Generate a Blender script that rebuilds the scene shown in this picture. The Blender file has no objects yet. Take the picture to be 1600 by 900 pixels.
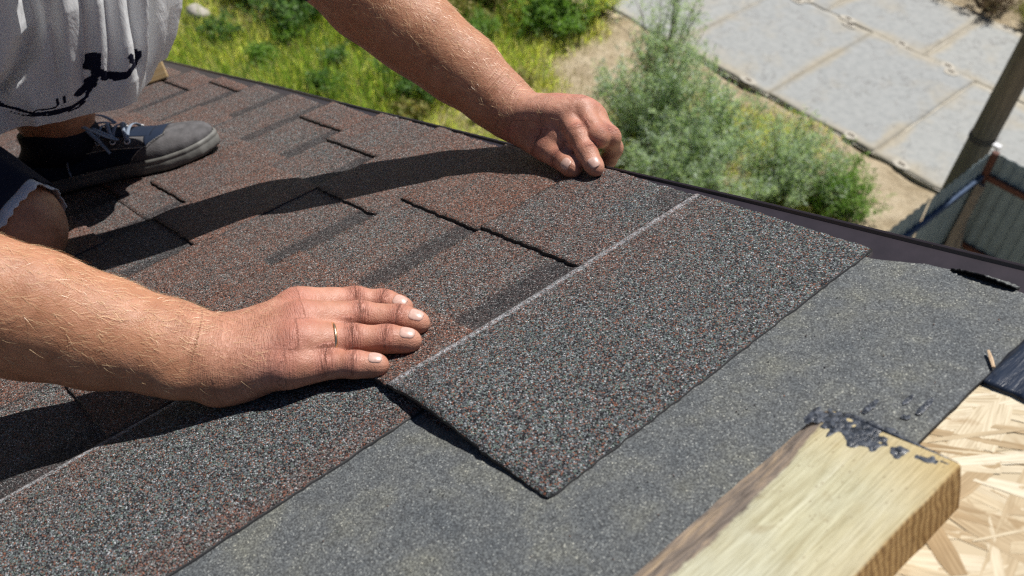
import bpy, bmesh, math, random
import numpy as np
from mathutils import Vector, Matrix

random.seed(7)
rng = np.random.default_rng(11)
scene = bpy.context.scene
COL = scene.collection

# ------------------------------------------------------------------ frame of the roof
SLOPE = math.radians(21.0)
CS, SN = math.cos(SLOPE), math.sin(SLOPE)
E = 0.142                                  # exposure of one shingle course, metres
ROOF_ROT = (0.0, -SLOPE, 0.0)
MR = np.array([[CS, 0, -SN], [0, 1, 0], [SN, 0, CS]])   # roof (u up the slope, v to the verge, n out) -> world

def RW(p):
    """roof coordinates -> world"""
    return np.asarray(p, dtype=float) @ MR.T

# ------------------------------------------------------------------ camera
cam_data = bpy.data.cameras.new('camera')
cam = bpy.data.objects.new('camera', cam_data)
COL.objects.link(cam)
scene.camera = cam
cam_data.sensor_width = 36.0
cam_data.lens = 36.0 * 1426.97 / 1600.0
cam_data.clip_start = 0.02
cam_data.clip_end = 2000.0
_right = RW((0.61413513, 0.75699094, -0.22316531))
_down = RW((0.2651554, -0.4642515, -0.84508175))
_fwd = RW((-0.74332406, 0.45982091, -0.48583339))
_c = RW((0.540241, -0.525833, 0.368791))
cam.matrix_world = Matrix(((_right[0], -_down[0], -_fwd[0], _c[0]),
                           (_right[1], -_down[1], -_fwd[1], _c[1]),
                           (_right[2], -_down[2], -_fwd[2], _c[2]),
                           (0, 0, 0, 1)))
cam_data.dof.use_dof = True
cam_data.dof.focus_distance = 0.80
cam_data.dof.aperture_fstop = 9.0

# ------------------------------------------------------------------ sky, sun, exposure
SUN_EL, SUN_AZ = 60.0, 95.0
world = bpy.data.worlds.new('World')
scene.world = world
world.use_nodes = True
wn = world.node_tree.nodes
sky = wn.new('ShaderNodeTexSky')
sky.sky_type = 'NISHITA'
sky.sun_disc = False
sky.sun_elevation = math.radians(SUN_EL)
sky.sun_rotation = math.radians(90.0 - SUN_AZ)
sky.air_density = 0.85
sky.dust_density = 0.1
sky.ozone_density = 2.0
sky.altitude = 800
bg = wn['Background']
bg.inputs['Strength'].default_value = 0.05
world.node_tree.links.new(sky.outputs[0], bg.inputs[0])

sun_data = bpy.data.lights.new('sun', 'SUN')
sun_data.energy = 5.0
sun_data.angle = math.radians(0.53)
sun_data.color = (1.0, 0.965, 0.92)
sun = bpy.data.objects.new('sun', sun_data)
COL.objects.link(sun)
_el, _az = math.radians(SUN_EL), math.radians(SUN_AZ)
SUN_DIR = Vector((math.cos(_el) * math.cos(_az), math.cos(_el) * math.sin(_az), math.sin(_el)))
sun.rotation_euler = SUN_DIR.to_track_quat('Z', 'Y').to_euler()
sun.location = (0, 0, 30)

scene.view_settings.view_transform = 'Standard'
scene.view_settings.look = 'None'
scene.view_settings.exposure = 0.32
scene.view_settings.gamma = 1.0
scene.view_settings.use_curve_mapping = False
scene.render.engine = 'CYCLES'
scene.cycles.max_bounces = 8
scene.cycles.use_denoising = False
scene.cycles.use_adaptive_sampling = False
scene.cycles.sample_clamp_indirect = 4.0
scene.cycles.filter_width = 1.2

# ------------------------------------------------------------------ small helpers
def link(o, parent=None):
    COL.objects.link(o)
    if parent is not None:
        o.parent = parent
    return o

def tag(o, label=None, cat=None, group=None, kind=None):
    if label: o['label'] = label
    if cat: o['category'] = cat
    if group: o['group'] = group
    if kind: o['kind'] = kind
    return o

def empty(name, loc=(0, 0, 0), rot=(0, 0, 0), parent=None):
    o = bpy.data.objects.new(name, None)
    o.empty_display_size = 0.1
    o.location = loc
    o.rotation_euler = rot
    return link(o, parent)

def mesh_obj(name, verts, faces, mat=None, parent=None, smooth=False, attrs=None, loc=None, rot=None):
    me = bpy.data.meshes.new(name)
    verts = np.asarray(verts, dtype=np.float32)
    if isinstance(faces, np.ndarray):
        n, k = faces.shape
        me.vertices.add(len(verts)); me.vertices.foreach_set('co', verts.ravel())
        me.loops.add(n * k); me.loops.foreach_set('vertex_index', faces.astype(np.int32).ravel())
        me.polygons.add(n); me.polygons.foreach_set('loop_start', np.arange(0, n * k, k, dtype=np.int32))
        me.update(calc_edges=True); me.validate()
    else:
        me.from_pydata([tuple(map(float, v)) for v in verts], [], [tuple(map(int, f)) for f in faces])
        me.update()
    if smooth:
        me.polygons.foreach_set('use_smooth', np.ones(len(me.polygons), dtype=bool))
    for k, a in (attrs or {}).items():
        a = np.asarray(a, dtype=np.float32)
        if a.ndim == 1:
            me.attributes.new(k, 'FLOAT', 'POINT').data.foreach_set('value', a)
        else:
            me.attributes.new(k, 'FLOAT_VECTOR', 'POINT').data.foreach_set('vector', a.ravel())
    if mat is not None:
        me.materials.append(mat)
    o = bpy.data.objects.new(name, me)
    if loc is not None: o.location = loc
    if rot is not None: o.rotation_euler = rot
    return link(o, parent)

def bevel_mod(o, w, seg=2):
    m = o.modifiers.new('bevel', 'BEVEL'); m.width = w; m.segments = seg; m.limit_method = 'ANGLE'; m.angle_limit = math.radians(40)
    return o

class MB:
    """collects boxes, tubes and sheets into one mesh"""
    def __init__(s): s.v = []; s.f = []
    def add(s, v, f):
        b = len(s.v); s.v += [tuple(map(float, p)) for p in v]; s.f += [tuple(int(i) + b for i in q) for q in f]
    def box(s, a, b):
        x0, y0, z0 = a; x1, y1, z1 = b
        s.add([(x0, y0, z0), (x1, y0, z0), (x1, y1, z0), (x0, y1, z0), (x0, y0, z1), (x1, y0, z1), (x1, y1, z1), (x0, y1, z1)],
              [(0, 3, 2, 1), (4, 5, 6, 7), (0, 1, 5, 4), (1, 2, 6, 5), (2, 3, 7, 6), (3, 0, 4, 7)])
    def tube(s, pts, rad, n=8, cap=True, closed=False):
        pts = [Vector(p) for p in pts]
        rad = rad if hasattr(rad, '__len__') else [rad] * len(pts)
        rings = []; up = None
        for i, p in enumerate(pts):
            if closed:
                t = pts[(i + 1) % len(pts)] - pts[i - 1]
            else:
                t = pts[min(i + 1, len(pts) - 1)] - pts[max(i - 1, 0)]
            t.normalize()
            if up is None:
                up = t.orthogonal().normalized()
            up = (up - t * up.dot(t)).normalized()
            w = t.cross(up)
            rings.append([p + (up * math.cos(a) + w * math.sin(a)) * rad[i] for a in [2 * math.pi * k / n for k in range(n)]])
        v = [q for r in rings for q in r]; f = []
        m = len(rings)
        for i in range(m if closed else m - 1):
            j = (i + 1) % m
            for k in range(n):
                f.append((i * n + k, i * n + (k + 1) % n, j * n + (k + 1) % n, j * n + k))
        if cap and not closed:
            f.append(tuple(range(n))[::-1]); f.append(tuple((m - 1) * n + k for k in range(n)))
        s.add(v, f)
    def obj(s, name, mat, parent=None, smooth=False, **kw):
        return mesh_obj(name, s.v, s.f, mat, parent, smooth, **kw)

def vnoise(p, freq, seed=0):
    """smooth value noise in numpy, about -1..1"""
    p = np.asarray(p, dtype=np.float64) * freq + seed * 17.31
    i = np.floor(p).astype(np.int64); f = p - i; f = f * f * (3 - 2 * f)
    def h(a, b, c):
        n = (a * 374761393 + b * 668265263 + c * 2147483647 + seed * 1274126177) & 0xffffffff
        n = ((n ^ (n >> 13)) * 1274126177) & 0xffffffff
        return ((n ^ (n >> 16)) & 0xffff) / 32767.5 - 1
    x, y, z = i[..., 0], i[..., 1], i[..., 2]; fx, fy, fz = f[..., 0], f[..., 1], f[..., 2]
    def lp(a, b, t): return a + (b - a) * t
    return lp(lp(lp(h(x, y, z), h(x + 1, y, z), fx), lp(h(x, y + 1, z), h(x + 1, y + 1, z), fx), fy),
              lp(lp(h(x, y, z + 1), h(x + 1, y, z + 1), fx), lp(h(x, y + 1, z + 1), h(x + 1, y + 1, z + 1), fx), fy), fz)

# ------------------------------------------------------------------ materials
class NT:
    def __init__(s, name):
        s.m = bpy.data.materials.new(name); s.m.use_nodes = True
        s.t = s.m.node_tree; s.n = s.t.nodes; s.b = s.n['Principled BSDF']
    def new(s, typ, **kw):
        x = s.n.new('ShaderNode' + typ)
        for k, v in kw.items(): setattr(x, k, v)
        return x
    def l(s, a, b): s.t.links.new(a, b)
    def val(s, sock, v):
        if hasattr(v, 'is_output'): s.l(v, sock)
        else: sock.default_value = v
    def coord(s, kind='Object', scale=None, rot=None):
        c = s.new('TexCoord').outputs[kind]
        if scale is None: return c
        mp = s.new('Mapping'); s.l(c, mp.inputs[0]); mp.inputs['Scale'].default_value = scale
        if rot: mp.inputs['Rotation'].default_value = rot
        return mp.outputs[0]
    def noise(s, vec, scale, detail=4, rough=0.55, dist=0.0, out='Fac'):
        x = s.new('TexNoise'); s.l(vec, x.inputs['Vector']); x.inputs['Scale'].default_value = scale
        x.inputs['Detail'].default_value = detail; x.inputs['Roughness'].default_value = rough; x.inputs['Distortion'].default_value = dist
        return x.outputs[out]
    def voro(s, vec, scale, out='Color', feature='F1', rand=1.0):
        x = s.new('TexVoronoi', feature=feature); s.l(vec, x.inputs['Vector']); x.inputs['Scale'].default_value = scale
        x.inputs['Randomness'].default_value = rand
        return x.outputs[out]
    def ramp(s, fac, stops, interp='LINEAR'):
        x = s.new('ValToRGB'); s.l(fac, x.inputs[0]); r = x.color_ramp; r.interpolation = interp
        while len(r.elements) < len(stops): r.elements.new(0.5)
        for e, (p, c) in zip(r.elements, stops):
            e.position = p; e.color = tuple(c) + (1,) if len(c) == 3 else c
        return x.outputs[0]
    def gray(s, fac, a, b, lo=0.0, hi=1.0):
        x = s.new('MapRange'); s.l(fac, x.inputs[0])
        x.inputs[1].default_value = a; x.inputs[2].default_value = b; x.inputs[3].default_value = lo; x.inputs[4].default_value = hi
        return x.outputs[0]
    def math(s, op, a, b=0.0, clamp=False):
        x = s.new('Math', operation=op, use_clamp=clamp); s.val(x.inputs[0], a); s.val(x.inputs[1], b)
        return x.outputs[0]
    def mix(s, fac, a, b, blend='MIX'):
        x = s.new('Mix', data_type='RGBA', blend_type=blend)
        s.val(x.inputs[0], fac)
        for sock, v in ((x.inputs[6], a), (x.inputs[7], b)):
            if hasattr(v, 'is_output'): s.l(v, sock)
            else: sock.default_value = tuple(v) + (1,)
        return x.outputs[2]
    def attr(s, name, out='Fac'):
        x = s.new('Attribute'); x.attribute_name = name
        return x.outputs[out]
    def bump(s, h, strength, dist, prev=None):
        x = s.new('Bump'); s.l(h, x.inputs['Height']); x.inputs['Strength'].default_value = strength; x.inputs['Distance'].default_value = dist
        if prev is not None: s.l(prev, x.inputs['Normal'])
        return x.outputs[0]
    def done(s, color=None, rough=0.7, normal=None, spec=None, metal=None):
        if color is not None:
            if hasattr(color, 'is_output'): s.l(color, s.b.inputs['Base Color'])
            else: s.b.inputs['Base Color'].default_value = tuple(color) + (1,)
        s.val(s.b.inputs['Roughness'], rough)
        if spec is not None: s.b.inputs['Specular IOR Level'].default_value = spec
        if metal is not None: s.b.inputs['Metallic'].default_value = metal
        if normal is not None: s.l(normal, s.b.inputs['Normal'])
        return s.m

def mat_plain(name, color, rough=0.6, nscale=40.0, var=0.25, bump=0.0, metal=0.0, spec=None):
    t = NT(name); c = t.coord()
    f = t.noise(c, nscale, 5)
    lo = tuple(x * (1 - var) for x in color); hi = tuple(min(1, x * (1 + var)) for x in color)
    col = t.ramp(f, [(0.3, lo), (0.7, hi)])
    nm = t.bump(t.noise(c, nscale * 6, 3), bump, 0.001) if bump else None
    return t.done(col, rough, nm, spec, metal)

def mat_granule(name):
    """mineral granules on bitumen; 'red' and 'dark' attributes say which colour blend was sprinkled where"""
    t = NT(name); c = t.coord()
    vo = t.new('TexVoronoi'); t.l(c, vo.inputs['Vector']); vo.inputs['Scale'].default_value = 1080.0
    rnd = t.new('SeparateColor'); t.l(vo.outputs['Color'], rnd.inputs[0])
    grey = t.ramp(rnd.outputs[0], [(0.0, (.011, .011, .013)), (.22, (.042, .043, .048)), (.42, (.105, .113, .122)), (.55, (.17, .195, .20)),
                                   (.66, (.28, .12, .075)), (.76, (.17, .225, .19)), (.86, (.27, .295, .31)), (.96, (.54, .56, .57))], 'CONSTANT')
    redr = t.ramp(rnd.outputs[0], [(0.0, (.014, .011, .011)), (.20, (.06, .043, .038)), (.34, (.27, .110, .070)), (.50, (.17, .100, .078)),
                                   (.62, (.37, .150, .095)), (.76, (.15, .14, .135)), (.87, (.30, .23, .19)), (.96, (.52, .47, .43))], 'CONSTANT')
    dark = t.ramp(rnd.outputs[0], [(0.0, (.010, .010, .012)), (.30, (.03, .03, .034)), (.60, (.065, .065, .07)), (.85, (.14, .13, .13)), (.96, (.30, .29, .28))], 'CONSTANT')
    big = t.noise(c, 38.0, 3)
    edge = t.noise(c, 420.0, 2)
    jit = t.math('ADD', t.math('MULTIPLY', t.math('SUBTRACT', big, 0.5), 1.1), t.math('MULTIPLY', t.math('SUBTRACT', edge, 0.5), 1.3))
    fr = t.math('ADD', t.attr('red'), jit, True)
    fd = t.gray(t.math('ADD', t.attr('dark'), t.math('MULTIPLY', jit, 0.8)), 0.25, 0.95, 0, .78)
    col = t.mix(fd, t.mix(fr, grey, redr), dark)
    cd = t.math('ADD', t.math('ABSOLUTE', t.attr('chalk')), t.math('MULTIPLY', t.math('SUBTRACT', t.noise(c, 240.0, 3), 0.5), 0.003))
    ch = t.math('MULTIPLY', t.gray(t.noise(c, 430.0, 4, .75), 0.42, 0.62), t.gray(cd, 0.0024, 0.0056, 1, 0))
    col = t.mix(t.math('MULTIPLY', ch, 0.80), col, (.68, .70, .73))
    col = t.mix(1.0, col, t.ramp(rnd.outputs[1], [(0, (.52, .52, .52)), (1, (1.10, 1.10, 1.10))]), 'MULTIPLY')
    h = t.math('SUBTRACT', t.math('MULTIPLY', rnd.outputs[2], 0.7), t.math('MULTIPLY', vo.outputs['Distance'], 1.0))
    nm = t.bump(h, 0.95, 0.0011)
    rg = t.gray(rnd.outputs[1], 0, 1, 0.45, 0.9)
    return t.done(col, rg, nm, 0.22)

def mat_underlay():
    t = NT('sanded underlayment'); c = t.coord()
    v = t.voro(c, 1300.0); sp = t.new('SeparateColor'); t.l(v, sp.inputs[0])
    base = t.ramp(sp.outputs[0], [(0, (.050, .052, .052)), (.35, (.092, .096, .096)), (.70, (.132, .138, .135)), (.9, (.18, .186, .176)), (.98, (.32, .32, .29))], 'CONSTANT')
    patch = t.noise(c, 26.0, 6, 0.62)
    tint = t.ramp(patch, [(.30, (.74, .79, .86)), (.50, (.99, 1.01, 1.03)), (.70, (1.28, 1.25, 1.10))])
    col = t.mix(1.0, base, tint, 'MULTIPLY')
    nm = t.bump(sp.outputs[1], 0.5, 0.0005)
    nm = t.bump(t.noise(c, 14.0, 3), 0.25, 0.004, nm)
    return t.done(col, 0.72, nm, 0.35)

def mat_skin():
    t = NT('skin'); c = t.coord()
    red = t.attr('flush')
    mott = t.noise(c, 55.0, 5, 0.6)
    mott2 = t.noise(c, 190.0, 3, 0.6)
    arm = t.ramp(mott, [(.30, (.33, .145, .076)), (.50, (.405, .188, .103)), (.72, (.475, .232, .135))])
    hand = t.ramp(mott, [(.30, (.37, .165, .103)), (.52, (.455, .216, .143)), (.72, (.525, .268, .185))])
    col = t.mix(red, arm, hand)
    col = t.mix(t.math('MULTIPLY', t.attr('knuckle'), 0.65), col, (.44, .16, .12))
    col = t.mix(t.gray(mott2, .55, .80, 0, .30), col, (.40, .16, .11))
    s = t.new('Attribute'); s.attribute_name = 'limb'
    # fine creases that run across the limb
    mp = t.new('Mapping'); t.l(s.outputs['Vector'], mp.inputs[0]); mp.inputs['Scale'].default_value = (1300, 120, 120)
    cr = t.noise(mp.outputs[0], 1.0, 2, 0.5, 0.3)
    crm = t.math('MULTIPLY', t.gray(cr, .35, .55, 0, 1), t.attr('crease'))
    col = t.mix(t.math('MULTIPLY', t.math('MULTIPLY', t.gray(cr, .5, .36, 0, 1), t.attr('crease')), 0.65), col, (.20, .075, .05))
    pores = t.noise(c, 1500.0, 2, 0.6)
    cells = t.voro(c, 900.0, 'Distance')
    nm = t.bump(t.math('ADD', pores, cells), 0.45, 0.0005)
    nm = t.bump(crm, 0.85, 0.0012, nm)
    nm = t.bump(mott2, 0.3, 0.0014, nm)
    vein = t.noise(c, 26.0, 2, 0.5, 1.2); vr = t.math('ABSOLUTE', t.math('SUBTRACT', vein, 0.5))
    nm = t.bump(t.gray(vr, 0.0, 0.06, 1, 0), 0.12, 0.0012, nm)
    m = t.done(col, t.gray(mott2, .3, .7, .42, .58), nm, 0.45)
    t.b.inputs['Subsurface Weight'].default_value = 0.12
    t.b.inputs['Subsurface Radius'].default_value = (1.0, 0.35, 0.2)
    t.b.inputs['Subsurface Scale'].default_value = 0.005
    return m

def mat_cloth(name, color, weave=1400.0, var=0.12, rough=0.9):
    t = NT(name); c = t.coord()
    f = t.noise(c, 30.0, 5)
    col = t.ramp(f, [(.3, tuple(x * (1 - var) for x in color)), (.7, tuple(min(1, x * (1 + var)) for x in color))])
    w = t.voro(c, weave, 'Distance')
    nm = t.bump(w, 0.35, 0.0005)
    return t.done(col, rough, nm, 0.2)

def mat_print_cloth():
    t = NT('printed pale cotton'); c = t.coord()
    f = t.noise(c, 25.0, 5)
    col = t.ramp(f, [(.3, (.86, .88, .90)), (.7, (.92, .94, .95))])
    edge = t.noise(c, 260.0, 2)
    k = t.gray(t.math('ADD', t.attr('print'), t.math('MULTIPLY', t.math('SUBTRACT', edge, .5), .35)), .42, .58)
    col = t.mix(k, col, (.012, .014, .035))
    nm = t.bump(t.voro(c, 1500.0, 'Distance'), 0.1, 0.0005)
    nm = t.bump(t.noise(t.coord('Object', (70, 70, 16)), 1.0, 4, .6, .5), 0.5, 0.004, nm)
    t.done(col, 0.85, nm, 0.2)
    tr = t.new('BsdfTranslucent'); t.l(col, tr.inputs[0])
    mx = t.new('MixShader'); mx.inputs[0].default_value = .22
    t.l(t.b.outputs[0], mx.inputs[1]); t.l(tr.outputs[0], mx.inputs[2]); t.l(mx.outputs[0], t.n['Material Output'].inputs[0])
    return t.m

def mat_wood(name, lo, hi, axis='v', scale=1.0, rough=0.65, grain=1.0):
    t = NT(name)
    sc = {'u': (4, 90, 90), 'v': (90, 4, 90), 'n': (90, 90, 4)}[axis]
    c = t.coord('Object', tuple(x * scale for x in sc))
    g = t.noise(c, 1.0, 6, 0.65, 0.6)
    fine = t.noise(t.coord('Object', tuple(x * scale * 5 for x in sc)), 1.0, 3)
    col = t.ramp(t.math('ADD', t.math('MULTIPLY', g, .75), t.math('MULTIPLY', fine, .25)), [(.33, lo), (.60, hi)])
    blot = t.noise(t.coord(), 22.0, 4)
    col = t.mix(t.gray(blot, .55, .75, 0, .35), col, tuple(x * .72 for x in lo))
    nm = t.bump(fine, 0.3 * grain, 0.0012)
    return t.done(col, rough, nm, 0.3)

def mat_leaf(name, cols, rough=0.55, trans=0.35):
    t = NT(name)
    g = t.new('NewGeometry')
    n = len(cols)
    col = t.ramp(g.outputs['Random Per Island'], [(i / max(1, n - 1), c) for i, c in enumerate(cols)])
    t.l(col, t.b.inputs['Base Color']); t.b.inputs['Roughness'].default_value = rough
    t.b.inputs['Specular IOR Level'].default_value = 0.3
    tr = t.new('BsdfTranslucent'); t.l(t.mix(1.0, col, (1.25, 1.35, .7), 'MULTIPLY'), tr.inputs[0])
    mx = t.new('MixShader'); mx.inputs[0].default_value = trans
    t.l(t.b.outputs[0], mx.inputs[1]); t.l(tr.outputs[0], mx.inputs[2])
    t.l(mx.outputs[0], t.n['Material Output'].inputs[0])
    return t.m

GRAN = mat_granule('shingle granules')
BITUMEN = mat_plain('bitumen edge', (.012, .012, .013), 0.6, 200, 0.3)
UNDER = mat_underlay()
SKIN = mat_skin()

# ================================================================== HOUSE AND ROOF
N_BASE = -0.003          # mean surface of the laid shingles is n = 0
N_UNDER = -0.0060
N_DECK = -0.0105
EAVE_U, RIDGE_U = -10.9 * E, 2.6
V_BACK = -6.0

TRIM = mat_plain('brown coated steel', (.028, .021, .025), 0.40, 60, 0.18, 0.05)
PLASTER = mat_plain('lime plaster', (.46, .43, .38), 0.9, 6, 0.12, 0.5)
SOFFIT = mat_wood('soffit pine', (.30, .20, .11), (.50, .36, .20), 'v', 0.4)

house = empty('house', (0, 0, 0), ROOF_ROT)
tag(house, 'house roof being covered with red brown shingles up to its dark verge', 'house')

# --- OSB deck
def mat_osb():
    t = NT('strand board'); c = t.coord()
    g = t.new('NewGeometry')
    f = t.noise(c, 60.0, 6, 0.6, 0.4)
    a = t.ramp(g.outputs['Random Per Island'], [(0, (.33, .235, .13)), (.14, (.45, .36, .235)), (.5, (.53, .45, .315)), (.8, (.59, .52, .39)), (1, (.66, .605, .485))])
    st = t.new('Attribute'); st.attribute_name = 'strand'
    mp = t.new('Mapping'); t.l(st.outputs['Vector'], mp.inputs[0]); mp.inputs['Scale'].default_value = (30, 900, 1)
    gr = t.noise(mp.outputs[0], 1.0, 4, 0.6, 0.3)
    col = t.mix(1.0, a, t.ramp(gr, [(.3, (.70, .64, .55)), (.6, (1.08, 1.06, 1.02))]), 'MULTIPLY')
    col = t.mix(t.gray(f, .58, .78, 0, .55), col, (.30, .19, .085))
    nm = t.bump(gr, 0.4, 0.0008)
    return t.done(col, 0.6, nm, 0.3)
OSB = mat_osb()

m = MB()
m.box((EAVE_U, V_BACK, N_DECK - 0.018), (RIDGE_U, 0.028, N_DECK))
deck = m.obj('roof_deck', OSB, house)
tag(deck, 'bare pale strand board deck beside the timber')

def make_strands():
    V, F, A = [], [], []
    r = random.Random(5)
    for i in range(4600):
        cu, cv = r.uniform(0.30, 1.05), r.uniform(-1.30, 0.03)
        L, W = r.uniform(.04, .12), (r.uniform(.005, .019) if i % 2 else r.uniform(.002, .008))
        a = r.uniform(0, math.pi) if r.random() < .5 else r.gauss(0.5, 0.45)
        z = N_DECK + 0.0002 + 0.0004 * i / 4600
        ca, sa = math.cos(a), math.sin(a)
        b = len(V)
        xs = [(-.5, -.42 + .2 * r.random()), (-.2, -.5), (.25, -.48), (.5, -.4 + .3 * r.random()), (.47, .35), (.2, .5), (-.25, .47), (-.48, .3)]
        for q, (x, y) in enumerate(xs):
            x *= L; y *= W
            pu, pv = cu + x * ca - y * sa, cv + x * sa + y * ca
            pu = max(pu, 0.300)
            pv = min(pv, 0.0275)
            V.append((pu, pv, z + 0.0003 * (r.random() - .5) * (1 if q in (0, 3, 4, 7) else .3)))
            A.append((x + i * 1.7, y + i * .9, 0))
        F.append(tuple(range(b, b + 8)))
    return V, F, A
V, F, A = make_strands()
o = mesh_obj('wood_strand', V, F, OSB, deck, attrs={'strand': A})
o['kind'] = 'stuff'

# --- underlayment sheet, wavy cut along the verge
def slab(name, top, thick, mats, parent, attrs=None, rag=0.0, seed=0):
    """top: (nu, nv, 3) grid of points; makes a sheet of the given thickness with dark cut sides"""
    nu, nv, _ = top.shape
    top = top.copy()
    r = np.random.default_rng(seed)
    if rag:
        top[0, :, 0] += r.normal(0, rag, nv); top[-1, :, 0] += r.normal(0, rag, nv)
        top[:, 0, 1] += r.normal(0, rag, nu); top[:, -1, 1] += r.normal(0, rag, nu)
    V = top.reshape(-1, 3)
    idx = np.arange(nu * nv).reshape(nu, nv)
    q = np.stack([idx[:-1, :-1], idx[1:, :-1], idx[1:, 1:], idx[:-1, 1:]], -1).reshape(-1, 4)
    rim = np.concatenate([idx[:, 0], idx[-1, 1:], idx[::-1, -1][1:], idx[0, ::-1][1:-1]])
    B = V[rim].copy(); B[:, 2] -= thick
    nb = len(V); k = len(rim)
    j = np.arange(k); j2 = (j + 1) % k
    side = np.stack([rim[j], nb + j, nb + j2, rim[j2]], -1)
    bl = nb + k
    C4 = V[[idx[0, 0], idx[-1, 0], idx[-1, -1], idx[0, -1]]].copy(); C4[:, 2] -= thick
    allv = np.concatenate([V, B, C4])
    faces = np.concatenate([q, side, np.array([[bl, bl + 3, bl + 2, bl + 1]])])
    at = {}
    for kx, a in (attrs or {}).items():
        a = np.asarray(a, dtype=np.float32).reshape(-1)
        at[kx] = np.concatenate([a, a[rim], a[[idx[0, 0], idx[-1, 0], idx[-1, -1], idx[0, -1]]]])
    o = mesh_obj(name, allv, faces, mats[0], parent, attrs=at)
    o.data.materials.append(mats[1])
    mi = np.zeros(len(o.data.polygons), dtype=np.int32); mi[len(q):len(q) + k] = 1
    o.data.polygons.foreach_set('material_index', mi)
    return o

us = np.linspace(EAVE_U, 2.262 * E, 300)
def under_edge(u):
    x = u / E
    return E * np.interp(x, [-11, 1.0, 1.36, 1.6, 1.78, 1.95, 2.08, 2.27], [.05, .03, .03, .105, .115, .105, .085, .03])
ts = np.concatenate([np.linspace(0, .9, 60), np.linspace(.903, 1, 60)])
ve = under_edge(us)
gu = np.repeat(us[:, None], len(ts), 1)
gv = V_BACK + (ve[:, None] - V_BACK) * (1 - (1 - ts[None, :]) ** 1.0)
gn = N_UNDER + 0.0007 * vnoise(np.stack([gu, gv, gu * 0], -1), 9.0, 3)
o = slab('underlayment', np.stack([gu, gv, gn], -1), 0.002, (UNDER, BITUMEN), house, rag=0.0004, seed=1)
tag(o, 'dark grey sanded underlayment sheet between shingles and bare board')

# torn strip of underlayment curling up on the trim
tu = np.linspace(.246, .293, 24); tv = np.linspace(0, 1, 6)
gu = np.repeat(tu[:, None], 6, 1)
lo = np.interp(tu, [.246, .27, .293], [.0150, .0125, .0105]); hi = np.interp(tu, [.246, .262, .285, .293], [.0155, .0185, .0185, .0160])
gv = lo[:, None] + (hi - lo)[:, None] * tv[None]
gn = -0.0055 + 0.0045 * (1 - tv[None]) * np.sin(np.linspace(0.3, 2.6, 24))[:, None] + 0.0006 * vnoise(np.stack([gu, gv, gu * 0], -1), 90.0, 4)
tag(slab('torn_strip', np.stack([gu, gv, gn], -1), 0.0012, (UNDER, BITUMEN), bpy.data.objects['underlayment'], rag=0.0005, seed=4), 'torn curled scrap of underlayment on the verge trim')

# glossy bitumen strip at the far right of the bare board
t = NT('fresh bitumen'); c = t.coord('Object', (220, 25, 60))
g1 = t.noise(c, 1.0, 4, 0.6, 0.4)
BITU_GLOSS = t.done(t.ramp(g1, [(.35, (.004, .007, .016)), (.7, (.014, .022, .042))]), t.gray(g1, .3, .7, .22, .45), t.bump(g1, .6, .002), 0.6)
gu, gv = np.meshgrid(np.linspace(.3195, .62, 60), np.linspace(-.0845, .010, 30), indexing='ij')
gv = gv + (0.006 * vnoise(np.stack([gu, gu * 0, gu * 0], -1), 30, 8) - 0.012 * (gu - .32) / .3) * (gv < -.08)
gn = N_DECK + 0.0032 + 0.0008 * vnoise(np.stack([gu * 3, gv, gu * 0], -1), 60.0, 6)
o = slab('bitumen_strip', np.stack([gu, gv, gn], -1), 0.0032, (BITU_GLOSS, BITU_GLOSS), house, rag=0.0008, seed=2)
tag(o, 'glossy blue black bitumen strip on the strand board')

# --- verge trim: folded steel with a small upstand and a drop outside
prof = [(-.055, -.0086), (.0040, -.0086), (.0320, -.0030), (.0330, -.0006), (.0345, .0002), (.0358, -.0006), (.0362, -.003), (.0362, -.105), (.047, -.118),
        (.0462, -.1188), (.0354, -.1062), (.0354, -.004), (.0350, -.0016), (.0343, -.0010), (.0336, -.0016), (.0322, -.0040), (.0040, -.0094), (-.055, -.0094)]
uu = np.linspace(-10.75 * E, RIDGE_U, 120)
V, F = [], []
for i, u in enumerate(uu):
    w = 0.0008 * math.sin(u * 5.0) + 0.0005 * math.sin(u * 13 + 1)
    for (v, n) in prof: V.append((u, v + (w if v > .02 else 0), n + (0.5 * w if n > -.02 and v > .02 else 0)))
K = len(prof)
for i in range(len(uu) - 1):
    for k in range(K): F.append((i * K + k, i * K + (k + 1) % K, (i + 1) * K + (k + 1) % K, (i + 1) * K + k))
F.append(tuple(range(K))[::-1]); F.append(tuple((len(uu) - 1) * K + k for k in range(K)))
o = mesh_obj('verge_trim', V, F, TRIM, house)
tag(o, 'dark brown folded metal trim along the verge')

# --- eave fascia, soffit, rafters, walls (outside the photograph, seen only from other places)
m = MB(); m.box((EAVE_U - .03, V_BACK, -.22), (EAVE_U - .002, .026, -.012)); m.obj('fascia_board', SOFFIT, house)
m = MB(); m.box((EAVE_U, -.004, -.24), (RIDGE_U, .027, -.030)); m.obj('barge_board', SOFFIT, house)
for i in range(9):
    m = MB(); v = -.55 - i * .65; m.box((EAVE_U + .01, v - .025, -.20), (RIDGE_U, v + .025, -.029)); m.obj('rafter', SOFFIT, house)
def world_part(name, mb, mat):
    """a child of the tilted house built in upright world coordinates"""
    o = mb.obj(name, mat, house); o.rotation_euler = (0, SLOPE, 0); return o
GZ = -6.73
rx = RIDGE_U * CS; rz = RIDGE_U * SN
x0 = (EAVE_U + .5) * CS; x1 = 2 * rx - x0; zt = (EAVE_U + .5) * SN - .24
m = MB()
y0, y1 = V_BACK + .2, -.35
P = [(x0, zt), (rx, rz - .26), (x1, zt), (x1, GZ - .3), (x0, GZ - .3)]
v = [(x, y1, z) for x, z in P] + [(x, y0, z) for x, z in P]
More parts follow.
